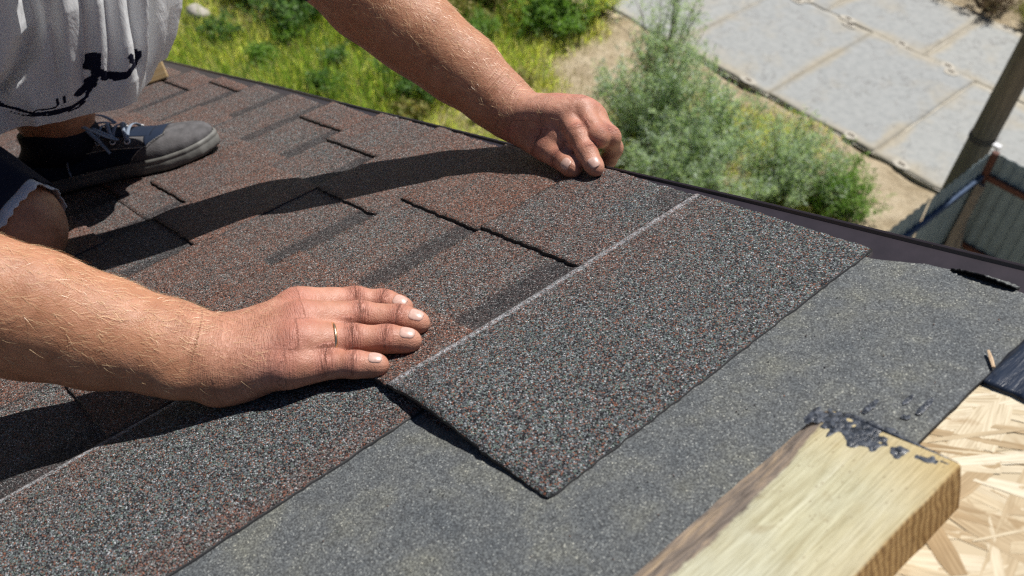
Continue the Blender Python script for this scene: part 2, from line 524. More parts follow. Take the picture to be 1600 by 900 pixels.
m.add(v, [(0, 1, 2, 3, 4), (9, 8, 7, 6, 5)] + [(i, 5 + i, 5 + (i + 1) % 5, (i + 1) % 5) for i in range(5)])
world_part('wall', m, PLASTER)
m = MB()
a = RW((RIDGE_U, 0, N_DECK)); ex = 2 * a[0] - RW((EAVE_U, 0, 0))[0]; ez = RW((EAVE_U, 0, N_DECK))[2]
m.add([(a[0] + .002, .028, a[2]), (ex, .028, ez), (ex, V_BACK, ez), (a[0] + .002, V_BACK, a[2]),
       (a[0] + .002, .028, a[2] - .03), (ex, .028, ez - .03), (ex, V_BACK, ez - .03), (a[0] + .002, V_BACK, a[2] - .03)],
      [(0, 1, 2, 3), (7, 6, 5, 4), (0, 4, 5, 1), (1, 5, 6, 2), (2, 6, 7, 3), (3, 7, 4, 0)])
world_part('rear_roof_slope', m, UNDER)

# --- shingles
H_SHINGLE = 2.303 * E
def sstep(a, b, x):
    t = np.clip((x - a) / (b - a), 0, 1); return t * t * (3 - 2 * t)

def lift0(u, v):
    """the loose shingle bulges up a little at its free end"""
    return 0.0075 * np.exp(-((u - .42 * E) / (.40 * E)) ** 2) * np.exp(-((v + 2.252 * E) / (.55 * E)) ** 2) * (u > -.6 * E)

def base_n(k, u):
    x = (u + (k + 1) * E) / E
    return N_BASE + np.where(x < 1, .0020 * (1 - x), -.0012 * (x - 1))

def verge_v(k, u):
    x = np.clip((u + (k + 1) * E) / E, 0, 2.4)
    a, s = VERGE.get(k, (.20, .06))
    return E * (a - s * x)
VERGE = {0: (.205, .045), 1: (.19, .02), 2: (.205, .06), 3: (.21, .03), 4: (.20, .07), 5: (.19, .05), 6: (.20, .08), 7: (.16, .05), 8: (.13, .06), 9: (.10, .05), 10: (.08, .04)}

# course: list of (va, vb) of the raised tabs in units of E, from the verge outwards
TABS = {
    0: [(-.845, None), (-2.252, -1.66)],
    1: [(-.854, None), (-2.54, -1.74), (-3.48, -2.95), (-6.2, -5.0)],
    2: [(-1.083, None), (-2.77, -1.97), (-4.3, -3.5), (-6.0, -5.1)],
    3: [(-.439, None), (-2.16, -1.05), (-3.9, -3.0), (-5.6, -4.6)],
    4: [(-.217, None), (-1.852, -.86), (-3.6, -2.6), (-5.2, -4.3)],
    5: [(-2.15, -.85), (-3.9, -3.0), (-5.4, -4.6)],
    6: [(-1.75, -.55), (-3.4, -2.6), (-5.2, -4.2)],
    7: [(-.028, None), (-2.4, -1.05), (-4.1, -3.2), (-5.9, -4.9)],
    8: [(-.283, None), (-1.85, -1.10), (-3.6, -2.7), (-5.2, -4.4)],
    9: [(-1.09, -.30), (-2.9, -2.0), (-4.6, -3.7)],
    10: [(-.7, None), (-2.6, -1.5), (-4.4, -3.5)],
}
JOINTS = {1: [-5.6], 2: [-4.9], 3: [-3.0], 4: [-2.205], 5: [-5.0], 6: [-3.9], 7: [-6.1], 8: [-2.3], 9: [-4.9], 10: [-3.2]}
V_LEFT = -13.0

def shingle_piece(name, k, va, vb, parent, top_u=None, seed=0, bounds=None):
    """one laminated shingle of course k between va and vb (E units, vb None = cut along the verge)"""
    u0 = -(k + 1) * E
    u1 = u0 + H_SHINGLE if top_u is None else top_u
    nu = int((u1 - u0) / .005) + 1
    width = ((vb * E) if vb is not None else .02) - va * E
    nv = max(4, int(width / .006) + 1)
    s = np.linspace(0, 1, nu); t = np.linspace(0, 1, nv)
    gu = np.repeat((u0 + (u1 - u0) * s)[:, None], nv, 1)
    right = verge_v(k, gu[:, 0]) if vb is None else np.full(nu, vb * E - .0006)
    gv = va * E + .0006 + (right[:, None] - va * E - .0006) * t[None]
    gn = base_n(k, gu) + .0004 * vnoise(np.stack([gu, gv, gu * 0 + k], -1), 14.0, 5)
    x = (gu - u0) / E
    if k == 0: gn = gn + lift0(gu, gv) + .0038 * sstep(.985, 1.0, x) * (1 - .75 * sstep(1.2, 2.3, x))
    if k == 1: gn = gn + .0038 * sstep(.985, 1.0, x) * (1 - .75 * sstep(1.2, 2.3, x)) * (1 - sstep(-2.5 * E, -2.3 * E, gv))
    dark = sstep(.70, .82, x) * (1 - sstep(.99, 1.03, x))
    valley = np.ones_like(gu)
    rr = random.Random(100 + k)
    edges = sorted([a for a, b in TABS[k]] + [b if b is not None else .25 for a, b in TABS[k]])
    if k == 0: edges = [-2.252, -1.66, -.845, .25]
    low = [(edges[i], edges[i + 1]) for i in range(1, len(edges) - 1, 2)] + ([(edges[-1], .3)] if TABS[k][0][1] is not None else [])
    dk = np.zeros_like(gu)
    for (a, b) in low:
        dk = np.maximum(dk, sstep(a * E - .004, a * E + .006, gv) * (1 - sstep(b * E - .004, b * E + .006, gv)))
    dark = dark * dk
    red = .44 + .24 * vnoise(np.stack([gu, gv, gu * 0 + k], -1), 11.0, 9)
    if k <= 1:
        head = sstep(.98, 1.10, x)
        hr = .22 - .34 * sstep(1.05, 1.5, x) + .50 * sstep(1.9, 2.3, x) * (k == 1) + .10 * sstep(1.9, 2.3, x) + .3 * vnoise(np.stack([gu, gv, gu * 0 + k], -1), 7.0, 12)
        red = red * (1 - head) + hr * head
    chalk = np.full_like(gu, 1.0)
    if k <= 1: chalk = gu - (u0 + E + .0042)
    if k == 1: chalk = np.where(chalk < 0, chalk - .0018, chalk + .0018)
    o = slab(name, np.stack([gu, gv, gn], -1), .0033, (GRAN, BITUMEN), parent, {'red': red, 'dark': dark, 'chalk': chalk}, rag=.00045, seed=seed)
    return o

def tab_piece(k, va, vb, parent, seed, clip=None):
    u0 = -(k + 1) * E - .0004
    u1 = -k * E + .001
    a = va; b = vb
    if clip:
        a = max(a, clip[0])
        if b is not None: b = min(b, clip[1])
        if b is not None and b - a < .08: return
    nu = int((u1 - u0) / .005) + 1
    rw = verge_v(k, np.linspace(u0, u1, nu)) - .0012 if b is None else np.full(nu, b * E)
    nv = max(3, int((rw.mean() - a * E) / .006) + 1)
    gu = np.repeat(np.linspace(u0, u1, nu)[:, None], nv, 1)
    t = np.linspace(0, 1, nv)
    taper = .02 * E * np.linspace(0, 1, nu) * ((seed % 3) - 1)
    gv = a * E + taper[:, None] + (rw[:, None] - a * E - taper[:, None]) * t[None]
    gn = base_n(k, gu) + .0029 + .0003 * vnoise(np.stack([gu, gv, gu * 0 + k], -1), 20.0, 15)
    if k == 0: gn = gn + lift0(gu, gv)
    tone = [.75, .60, .80, .55, .70, .78][(k * 5 + seed * 3) % 6]
    if (k, seed) in TONE: tone = TONE[(k, seed)]
    red = tone + .22 * vnoise(np.stack([gu, gv, gu * 0 + k], -1), 12.0, 19)
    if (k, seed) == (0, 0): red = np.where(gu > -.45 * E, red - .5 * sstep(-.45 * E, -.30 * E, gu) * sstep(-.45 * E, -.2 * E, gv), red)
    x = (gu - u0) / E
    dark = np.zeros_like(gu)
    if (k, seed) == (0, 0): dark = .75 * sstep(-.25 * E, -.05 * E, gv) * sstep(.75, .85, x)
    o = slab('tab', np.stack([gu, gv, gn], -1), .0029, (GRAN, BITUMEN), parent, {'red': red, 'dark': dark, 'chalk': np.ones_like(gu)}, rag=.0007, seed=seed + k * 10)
    return o
TONE = {(0, 0): .55, (1, 0): .85, (2, 0): .62, (3, 0): .50, (0, 1): .80, (1, 1): .8, (2, 1): .72, (3, 1): .78, (4, 0): .75, (4, 1): .78}

# the loose shingle being laid
loose = empty('loose_shingle', RW((-E, -2.25 * E, -.006)), ROOF_ROT)
tag(loose, 'loose shingle under both hands, topmost, with white guide line', 'shingle')
pieces = [(shingle_piece('backing', 0, -2.252, None, loose, seed=3), 0, (-2.252, .3))]
for i, (a, b) in enumerate(TABS[0]): tab_piece(0, a, b, loose, i)
for ch in loose.children:
    ch.location = tuple(-np.array((-E, -2.25 * E, -.006)))
for k in range(1, 11):
    js = [None] + JOINTS[k] + [JOINTS[k][0] - 7.0, V_LEFT - 2]
    bound = []
    for i in range(len(js) - 1):
        b = js[i]; a = js[i + 1]
        if b is not None and b < V_LEFT: break
        top = None if k <= 2 else -(k + 1) * E + 1.25 * E
        o = shingle_piece('shingle', k, a, b, house, top, seed=k * 7 + i)
        for q, (ta, tb) in enumerate(TABS[k]):
            hi = .3 if b is None else b
            mid = (ta + (tb if tb is not None else .2)) / 2
            if a < mid <= hi: tab_piece(k, ta, tb, o, q, (a, hi))
bpy.data.objects['shingle']['label'] = 'shingle with long grey headlap left bare at lower left'

# --- timber board lying on the bare deck
def mat_board():
    t = NT('sawn pine with bark edge'); c = t.coord()
    g = t.noise(t.coord('Object', (120, 6, 120)), 1.0, 6, 0.65, 0.8)
    fine = t.noise(t.coord('Object', (600, 30, 600)), 1.0, 3)
    blot = t.noise(c, 16.0, 5, 0.6)
    top = t.ramp(g, [(.34, (.36, .325, .20)), (.50, (.47, .445, .30)), (.68, (.53, .51, .375))])
    top = t.mix(t.gray(blot, .42, .68), top, (.47, .46, .345))
    top = t.mix(t.gray(t.noise(c, 60.0, 5), .62, .75, 0, .55), top, (.27, .21, .11))
    warm = t.attr('end')
    top = t.mix(t.math('MULTIPLY', warm, .45), top, (.46, .30, .10))
    bark = t.ramp(t.noise(t.coord('Object', (160, 28, 160)), 1.0, 6, 0.7, 1.0), [(.28, (.075, .060, .052)), (.46, (.19, .155, .13)), (.60, (.33, .25, .18)), (.78, (.48, .36, .22))])
    col = t.mix(t.gray(t.math('ADD', t.attr('bark'), t.math('MULTIPLY', t.math('SUBTRACT', t.noise(c, 130, 3), .5), .5)), .4, .6), top, bark)
    ringv = t.new('TexWave', wave_type='BANDS', bands_direction='Y'); t.l(c, ringv.inputs[0]); ringv.inputs['Scale'].default_value = 62; ringv.inputs['Distortion'].default_value = 5; ringv.inputs['Detail'].default_value = 1.5; ringv.inputs['Detail Scale'].default_value = 1.2
    sidec = t.ramp(ringv.outputs['Fac'], [(.1, (.21, .12, .045)), (.6, (.34, .21, .085)), (.95, (.38, .25, .11))])
    col = t.mix(t.attr('side'), col, sidec)
    top2 = t.noise(t.coord('Object', (1400, 45, 1400)), 1.0, 3, .6)
    col = t.mix(1.0, col, t.ramp(top2, [(.35, (.80, .78, .72)), (.6, (1.06, 1.06, 1.05))]), 'MULTIPLY')
    col = t.mix(t.gray(t.voro(t.coord('Object', (260, 120, 260)), 1.0, 'Distance'), .10, .16, .5, 0), col, (.20, .15, .08))
    nm = t.bump(t.math('ADD', fine, t.math('ADD', g, top2)), .45, .0016)
    return t.done(col, .7, nm, .25)
BOARD = mat_board()
TAR = NT('tar smear'); c = TAR.coord(); g1 = TAR.noise(c, 300.0, 3, .6)
TAR = TAR.done(TAR.ramp(g1, [(.35, (.008, .010, .014)), (.65, (.055, .065, .085))]), TAR.gray(g1, .35, .7, .28, .65), TAR.bump(g1, .7, .0022), .6)

BB = (.318, -.40, N_DECK)
board = empty('timber_board', RW(BB), ROOF_ROT)
tag(board, 'sawn pale timber board with bark edge and tar on its end, lower right', 'board')
vs = np.concatenate([np.linspace(-.185, -.21, 12), np.linspace(-.213, -1.05, 220)])
V, A_b, A_s, A_e = [], [], [], []
for i, v in enumerate(vs):
    w1 = .0025 * float(vnoise(np.array([[v, 0, 0]]), 40, 1)[0]) + .0012 * float(vnoise(np.array([[v, 0, 0]]), 140, 2)[0])
    w2 = .0006 * float(vnoise(np.array([[v, 3, 0]]), 60, 3)[0])
    wn = .024 + .004 * float(vnoise(np.array([[v, 7, 0]]), 14, 4)[0]) - .010 * max(0, 1 - (-.185 - v) / .05)
    ring = [(.2755 + w1, N_DECK, 1, 0), (.2745 + w1, .006, 1, 0), (.2765 + w1, .012 + w1 * .5, 1, 0), (.2785 + w1 * .6, .0150 + w1 * .4, 1, 0), (.2755 + wn * .6, .0182 + w2 + w1 * .2, 1, 0), (.2755 + wn, .0200 + w2, .25, 0),
            (.300, .0204 + w2, 0, 0), (.330, .0204 + w2 * .5, 0, 0), (.3590, .0204, 0, 0), (.3602 + w2, .0200, 0, .2), (.3608 + w2, .0188, 0, 1), (.3608 + w2, .004, 0, 1), (.3600 + w2, N_DECK, 0, 1)]
    for (u, n, b, s) in ring:
        V.append((u - BB[0], v - BB[1], n - BB[2])); A_b.append(b); A_s.append(s); A_e.append(max(0, 1 - (-.185 - v) / .045) + .55 * max(0, (u - .335) / .025) * (n > .018))
K = 13
F = [(i * K + k, (i + 1) * K + k, (i + 1) * K + k + 1, i * K + k + 1) for i in range(len(vs) - 1) for k in range(K - 1)]
F += [tuple(range(K)), tuple((len(vs) - 1) * K + k for k in range(K))[::-1]]
o = mesh_obj('plank', V, F, BOARD, board, attrs={'bark': A_b, 'side': A_s, 'end': A_e})

# tar smears on the far end of the board
def tar_patch(name, cu, cv, ru, rv, n0, parent, org, h=.0012, seed=0, smooth=True, fill=.42):
    gu, gv = np.meshgrid(np.linspace(cu - ru, cu + ru, 110), np.linspace(cv - rv, cv + rv, 60), indexing='ij')
    d = ((gu - cu) / ru) ** 2 + ((gv - cv) / rv) ** 2
    p3 = np.stack([gu, gv, gu * 0], -1)
    f = (1 - d) + .75 * vnoise(p3 * (1, .45, 1), 130, seed + 20) + .40 * vnoise(p3, 330, seed + 21)
    gn = n0 - .0004 + h * np.clip(f - fill, -.2, .8) + .0002 * vnoise(p3, 400, seed + 23) * (f > fill)
    ok = f > fill - .1
    nu, nv = gu.shape; idx = np.arange(nu * nv).reshape(nu, nv)
    q = np.stack([idx[:-1, :-1], idx[1:, :-1], idx[1:, 1:], idx[:-1, 1:]], -1)
    keep = ok[:-1, :-1] & ok[1:, :-1] & ok[1:, 1:] & ok[:-1, 1:]
    q = q[keep]
    V = np.stack([gu - org[0], gv - org[1], gn - org[2]], -1).reshape(-1, 3)
    used = np.unique(q); mp = np.full(nu * nv, -1); mp[used] = np.arange(len(used))
    return mesh_obj(name, V[used], mp[q], TAR, parent, smooth=smooth)
tar_patch('tar_smear', .310, -.1935, .032, .0120, .0206, board, BB, seed=1, fill=.22, h=.0012)
tar_patch('tar_smear', .343, -.1905, .022, .0080, .0203, board, BB, seed=12, fill=.20, h=.0010)
m = MB(); m.tube([(.288 - BB[0], -.1842 - BB[1], .0195 - BB[2]), (.31 - BB[0], -.1838 - BB[1], .0205 - BB[2]), (.335 - BB[0], -.1843 - BB[1], .0200 - BB[2]), (.359 - BB[0], -.1845 - BB[1], .0190 - BB[2])], [.0008, .0017, .0012, .0009], 6)
m.obj('tar_bead', TAR, board, True)
# loose granules shed on the underlayment
rg = np.random.default_rng(8); n_ = 420
pu = rg.uniform(-.02, .315, n_); pv = rg.uniform(-.55, .0, n_)
keep = (pu > .195) | (pv < -2.3 * E) & (pu > .06)
pu, pv = pu[keep], pv[keep]
tet = np.array([(-1, -.6, 0), (1, -.5, 0), (0, 1, 0), (.1, .1, 1.2)]) * .00055
V = (np.stack([pu, pv, np.full(len(pu), N_UNDER + .0008)], -1)[:, None] + tet[None] * rg.uniform(.6, 1.5, (len(pu), 1, 1))).reshape(-1, 3)
b_ = np.arange(len(pu))[:, None] * 4
F = np.concatenate([b_ + np.array([[0, 1, 3]]), b_ + np.array([[1, 2, 3]]), b_ + np.array([[2, 0, 3]])])
o = mesh_obj('loose_granule', V, F, GRAN, bpy.data.objects['underlayment'], attrs={'chalk': np.ones(len(V))}); o['kind'] = 'stuff'
ou = bpy.data.objects['underlayment']
for (cu, cv, ru, rv, sd) in [(.296, -.160, .016, .0070, 3), (.304, -.142, .004, .012, 4), (.3085, -.126, .0022, .010, 5), (.284, -.142, .003, .010, 6), (.298, -.128, .002, .007, 7)]:
    tar_patch('tar_spot', cu, cv, ru, rv, N_UNDER + .0011, ou, (0, 0, 0), .0004, sd, True, .40)

# splinter of wood on the edge of the underlayment
m = MB(); a = (.3175, -.0685, -.0045)
m.tube([(-.0055, .0065, .0012), (-.001, .001, .0002), (.0045, -.0065, .0004)], [.0008, .0013, .0009], 5)
o = m.obj('wood_splinter', mat_wood('dry splinter', (.48, .33, .2), (.66, .5, .34), 'v'), None, loc=RW(a), rot=ROOF_ROT)
tag(o, 'small wood splinter on the edge of the grey underlayment', 'splinter')

# timber offcut by the far eave
WB = (-1.36, -.055, .002)
off = empty('timber_offcut', RW(WB), (ROOF_ROT[0], ROOF_ROT[1], 0))
tag(off, 'pale timber offcut with ribbed end on the far roof corner behind the knee', 'offcut')
m = MB(); m.box((-.085, -.30, .0), (.060, .045, .046))
o = bevel_mod(m.obj('block', mat_wood('offcut pine', (.46, .30, .13), (.66, .50, .28), 'v', 1.4), off), .003)
o.rotation_euler = (0, 0, math.radians(-14))

# ================================================================== PERSON
# --- signed-distance body: tapered limbs and ellipsoids blended smoothly, then meshed as one surface
class Cone:
    def __init__(s, a, ra, b, rb): s.a = np.array(a, float); s.b = np.array(b, float); s.ra = ra; s.rb = rb
    def box(s):
        lo = np.minimum(s.a - s.ra, s.b - s.rb); hi = np.maximum(s.a + s.ra, s.b + s.rb); return lo, hi
    def d(s, p):
        ab = (s.b - s.a).astype(np.float32); q = p - s.a.astype(np.float32)
        t = np.clip((q @ ab) / float(ab @ ab), 0, 1)
        return np.linalg.norm(q - t[..., None] * ab, axis=-1) - (s.ra + t * (s.rb - s.ra))
class Ell:
    def __init__(s, c, r, axes=None):
        s.c = np.array(c, float); s.r = np.array(r, float)
        if axes is None: s.A = np.eye(3)
        else:
            x = np.array(axes[0], float); x /= np.linalg.norm(x)
            y = np.array(axes[1], float); y -= x * (x @ y); y /= np.linalg.norm(y)
            s.A = np.stack([x, y, np.cross(x, y)])
    def box(s):
        m = s.r.max(); return s.c - m, s.c + m
    def d(s, p):
        q = (p - s.c.astype(np.float32)) @ s.A.T.astype(np.float32)
        k0 = np.linalg.norm(q / s.r.astype(np.float32), axis=-1); k1 = np.linalg.norm(q / (s.r ** 2).astype(np.float32), axis=-1)
        return k0 * (k0 - 1) / np.maximum(k1, 1e-6)
def smin(a, b, k):
    h = np.maximum(k - np.abs(a - b), 0) / k
    return np.minimum(a, b) - h * h * k * 0.25

def eval_pts(tree, p):
    """tree: list of (list of (prim, k), k_group)"""
    out = None
    for prims, kg in tree:
        g = None
        for pr, k in prims:
            d = pr.d(p)
            if k < 0: g = -smin(-g, d, -k)          # carve
            else: g = d if g is None else smin(g, d, k)
        out = g if out is None else smin(out, g, kg)
    return out

def mesh_field(tree, lo, hi, h, carve_planes=()):
    lo = np.array(lo, np.float32); n = np.ceil((np.array(hi) - lo) / h).astype(int) + 1
    ax = [lo[i] + h * np.arange(n[i], dtype=np.float32) for i in range(3)]
    BIG = np.float32(0.04)
    total = np.full(n, BIG, np.float32)
    for prims, kg in tree:
        g = np.full(n, BIG, np.float32)
        for pr, k in prims:
            a, b = pr.box(); pad = abs(k) + 3 * h + .003
            i0 = np.maximum(np.floor((a - pad - lo) / h).astype(int), 0); i1 = np.minimum(np.ceil((b + pad - lo) / h).astype(int) + 1, n)
            if (i1 <= i0).any(): continue
            sl = tuple(slice(i0[q], i1[q]) for q in range(3))
            P = np.stack(np.meshgrid(ax[0][sl[0]], ax[1][sl[1]], ax[2][sl[2]], indexing='ij'), -1)
            d = pr.d(P).astype(np.float32)
            g[sl] = -smin(-g[sl], d, -k) if k < 0 else smin(g[sl], d, k)
        total = smin(total, g, kg)
        del g
    for (pt, nr) in carve_planes:
        nr = np.array(nr, np.float32); nr /= np.linalg.norm(nr)
        dd = (ax[0][:, None, None] - pt[0]) * nr[0] + (ax[1][None, :, None] - pt[1]) * nr[1] + (ax[2][None, None, :] - pt[2]) * nr[2]
        total = np.maximum(total, dd)
    return surface_nets(total, lo, h)

def surface_nets(F, lo, h):
    ins = F < 0
    c = [ins[i:F.shape[0] - 1 + i, j:F.shape[1] - 1 + j, k:F.shape[2] - 1 + k] for i in (0, 1) for j in (0, 1) for k in (0, 1)]
    s = np.zeros(c[0].shape, np.uint8)
    for q in c: s += q
    act = (s > 0) & (s < 8)
    ijk = np.argwhere(act)
    ids = np.full(act.shape, -1, np.int32); ids[act] = np.arange(len(ijk), dtype=np.int32)
    corners = [(i, j, k) for i in (0, 1) for j in (0, 1) for k in (0, 1)]
    val = {cc: F[ijk[:, 0] + cc[0], ijk[:, 1] + cc[1], ijk[:, 2] + cc[2]] for cc in corners}
    acc = np.zeros((len(ijk), 3)); cnt = np.zeros(len(ijk))
    for a in corners:
        for ax in range(3):
            if a[ax] == 0:
                b = list(a); b[ax] = 1; b = tuple(b)
                va, vb = val[a], val[b]
                x = (va < 0) != (vb < 0)
                t = np.where(x, va / np.where(x, va - vb, 1), 0)
                p = np.array(a, float)[None] + t[:, None] * (np.array(b) - np.array(a))[None]
                acc += p * x[:, None]; cnt += x
    V = (ijk + acc / cnt[:, None]) * h + np.array(lo)
    faces = []
    for ax in range(3):
        o1, o2 = [(1, 2), (2, 0), (0, 1)][ax]
        a = np.take(ins, range(F.shape[ax] - 1), ax); b = np.take(ins, range(1, F.shape[ax]), ax)
        e = np.argwhere(a != b)
        e = e[(e[:, o1] > 0) & (e[:, o2] > 0) & (e[:, o1] < F.shape[o1] - 1) & (e[:, o2] < F.shape[o2] - 1)]
        d1 = np.zeros(3, int); d1[o1] = 1; d2 = np.zeros(3, int); d2[o2] = 1
        q = [ids[tuple((e - x).T)] for x in (d1 + d2, d2, d1 * 0, d1)]
        q = np.stack(q, -1)
        flip = ~ins[tuple(e.T)]
        q[flip] = q[flip][:, ::-1]
        faces.append(q)
    Fq = np.concatenate(faces)
    return V, Fq

def relax(V, Fq, it=2, w=.5):
    n = len(V)
    for _ in range(it):
        s = np.zeros_like(V); c = np.zeros(n)
        for a, b in ((0, 1), (1, 2), (2, 3), (3, 0)):
            np.add.at(s, Fq[:, a], V[Fq[:, b]]); np.add.at(c, Fq[:, a], 1)
            np.add.at(s, Fq[:, b], V[Fq[:, a]]); np.add.at(c, Fq[:, b], 1)
        V = V * (1 - w) + w * s / np.maximum(c, 1)[:, None]
    return V

def unit(x): x = np.array(x, float); return x / np.linalg.norm(x)
A3 = np.array

# --- joints, in roof coordinates (metres)
RHAND = dict(
    W=(-.1130, -.4040, .0330),
    I=[(-.1120, -.3250, .0370), (-.1020, -.2805, .0200), (-.0877, -.2621, .0125), (-.0730, -.2540, .0085)],
    M=[(-.0827, -.3357, .0395), (-.0737, -.2919, .0215), (-.0528, -.2688, .0128), (-.0400, -.2600, .0088)],
    R=[(-.0650, -.3505, .0340), (-.0521, -.3126, .0185), (-.0358, -.2911, .0122), (-.0240, -.2790, .0088)],
    L=[(-.0590, -.3660, .0230), (-.0454, -.3397, .0145), (-.0295, -.3249, .0112), (-.0185, -.3125, .0083)],
    T=[(-.1270, -.3830, .0230), (-.1360, -.3450, .0130), (-.1330, -.3120, .0110), (-.1270, -.2900, .0100)])
LHAND = dict(
    W=(-.2480, .0200, .0440),
    I=[(-.1860, .0396, .0515), (-.1505, .0236, .0355), (-.1316, .0159, .0206), (-.1150, .0105, .0105)],
    M=[(-.1675, .0490, .0515), (-.1310, .0350, .0310), (-.1440, .0540, .0190), (-.1500, .0670, .0040)],
    R=[(-.1640, .0560, .0425), (-.1290, .0480, .0260), (-.1385, .0570, .0070), (-.1495, .0550, -.0090)],
    L=[(-.1690, .0630, .0330), (-.1480, .0630, .0170), (-.1550, .0690, -.0030), (-.1640, .0680, -.0170)],
    T=[(-.2280, .0190, .0300), (-.1920, .0110, .0200), (-.1615, .0085, .0124), (-.1405, .0025, .0096)])
R_RAD = dict(I=(.0118, .0104, .0092, .0078), M=(.0120, .0106, .0094, .0082), R=(.0118, .0108, .0094, .0082), L=(.0108, .0096, .0086, .0075), T=(.0145, .0125, .0115, .0090))
L_RAD = dict(I=(.0100, .0096, .0090, .0080), M=(.0098, .0095, .0088, .0076), R=(.0094, .0088, .0082, .0072), L=(.0105, .0090, .0080, .0070), T=(.0150, .0130, .0112, .0092))
ELBOW_R, SHOULDER_R = (-.248, -.580, .163), (-.45, -.53, .43)
ELBOW_L, SHOULDER_L = (-.397, -.065, .234), (-.42, -.17, .50)

def hand_tree(Hd, Rd, elbow, fore_pts, dorsal, lat, ext=.56, rx=.0012, elbow_w=.0100, web=False, latw=None, deep=0.0):
    """fingers / palm and forearm as one blended tree; dorsal = back-of-hand direction, lat = little finger towards thumb"""
    dorsal = unit(dorsal); lat = unit(lat)
    W = A3(Hd['W'])
    fing = []
    for f in 'IMRLT':
        J = [A3(p) for p in Hd[f]]; r = Rd[f]
        pr = []
        for i in range(3):
            pr.append((Cone(J[i], r[i] * .98, J[i + 1], r[i + 1] * .98), .006))
            mdp = (J[i] + J[i + 1]) / 2; pr.append((Cone(J[i] * .7 + J[i + 1] * .3 - dorsal * r[i] * .08, (r[i] * .5 + r[i + 1] * .5) * .99, J[i] * .3 + J[i + 1] * .7 - dorsal * r[i] * .08, (r[i] * .5 + r[i + 1] * .5) * .99), .006))
            # waist between the joints
        for i in (1, 2):
            ax = unit(J[i + 1] - J[i - 1]); dn = unit(dorsal - ax * (dorsal @ ax))
            if f != 'T':
                mid = unit(unit(J[i] - J[i - 1]) - unit(J[i + 1] - J[i])) if np.linalg.norm(unit(J[i] - J[i - 1]) - unit(J[i + 1] - J[i])) > .35 else dn
                pr.append((Ell(J[i] + mid * r[i] * .14, (r[i] * 1.05, r[i] * .98, r[i] * .90), (ax, np.cross(mid, ax))), .006))
        # soft pad under the tip
        ax = unit(J[3] - J[2]); dn = unit(dorsal - ax * (dorsal @ ax))
        pr.append((Ell(J[3] - dn * r[3] * .25 - ax * .004, (r[3] * 1.5, r[3] * 1.06, r[3] * .92), (ax, np.cross(dn, ax))), .005))
        fing.append((pr, .0012 if f != 'T' else .002))
    palm = []
    car = {'I': .016, 'M': .006, 'R': -.005, 'L': -.015}
    fw = unit(A3(Hd['M'][0]) - W)
    for f in 'IMRL':
        J0 = A3(Hd[f][0]); r = Rd[f][0]
        base = W + lat * car[f] * .95 + fw * .010
        palm.append((Cone(base, .0170, J0 - dorsal * .0030, r + .0020), .016))
        palm.append((Ell(J0 + dorsal * .0002, (r * 1.15, r * .95, r * .92), (fw, lat)), .012))     # knuckle
        J1 = A3(Hd[f][1]); palm.append((Cone(J0 - dorsal * .004, r + .0005, J0 + (J1 - J0) * ext - dorsal * .0022, Rd[f][1] + rx), .010))
    T0, T1 = A3(Hd['T'][0]), A3(Hd['T'][1])
    palm.append((Cone(T0, .017, T1, .0140), .014))
    palm.append((Cone(A3(Hd['I'][0]) * .45 + W * .55 - dorsal * .006, .014, T1 * .7 + A3(Hd['I'][0]) * .3 - dorsal * .004, .0085), .014))  # web of the thumb
    if web:
        palm.append((Cone(T1 * .55 + A3(Hd['I'][0]) * .45, .0115, A3(Hd['T'][2]) * .5 + A3(Hd['I'][1]) * .5, .0070), .014))
        palm.append((Cone(T1 * .5 + W * .5, .0160, A3(Hd['I'][0]) * .8 + W * .2 - dorsal * .006, .0130), .014))
    hyp = A3(Hd['L'][0]) * .45 + W * .55 - lat * .010 - dorsal * .012
    palm.append((Ell(hyp, (.034, .0135, .0150), (fw, lat)), .014))
    palm.append((Ell(A3(Hd['M'][0]) * .5 + W * .5 - dorsal * .010, (.040, .026, .013), (fw, lat)), .016))
    # wrist and forearm: two bones side by side plus muscle
    P = [W] + [A3(p) for p in fore_pts] + [A3(elbow)]
    n = len(P)
    rr = np.interp(np.linspace(0, 1, n), [0, .12, .35, .65, .9, 1], [.0225, .0240, .0310, .0385, .0400, .0385])
    wid = np.interp(np.linspace(0, 1, n), [0, .2, .6, 1], [.0090, .0085, .0085 + (elbow_w - .01) * .6, elbow_w])
    lw = lat if latw is None else unit(latw)
    ex_ = np.interp(np.linspace(0, 1, n), [0, .25, .7, 1], [0, 0, deep * .7, deep])
    for s in (-1, 1):
        for i in range(n - 1):
            palm.append((Cone(P[i] + (lat * wid[i] + lw * ex_[i]) * s, rr[i], P[i + 1] + (lat * wid[i + 1] + lw * ex_[i + 1]) * s, rr[i + 1]), .018))
    if deep:
        for i in range(n - 1): palm.append((Cone(P[i], rr[i], P[i + 1], rr[i + 1]), .018))
    palm.append((Ell(W - lat * .0215 + dorsal * .006 - fw * .016, (.013, .009, .010), (fw, lat)), .014))  # ulna head
    return fing, palm

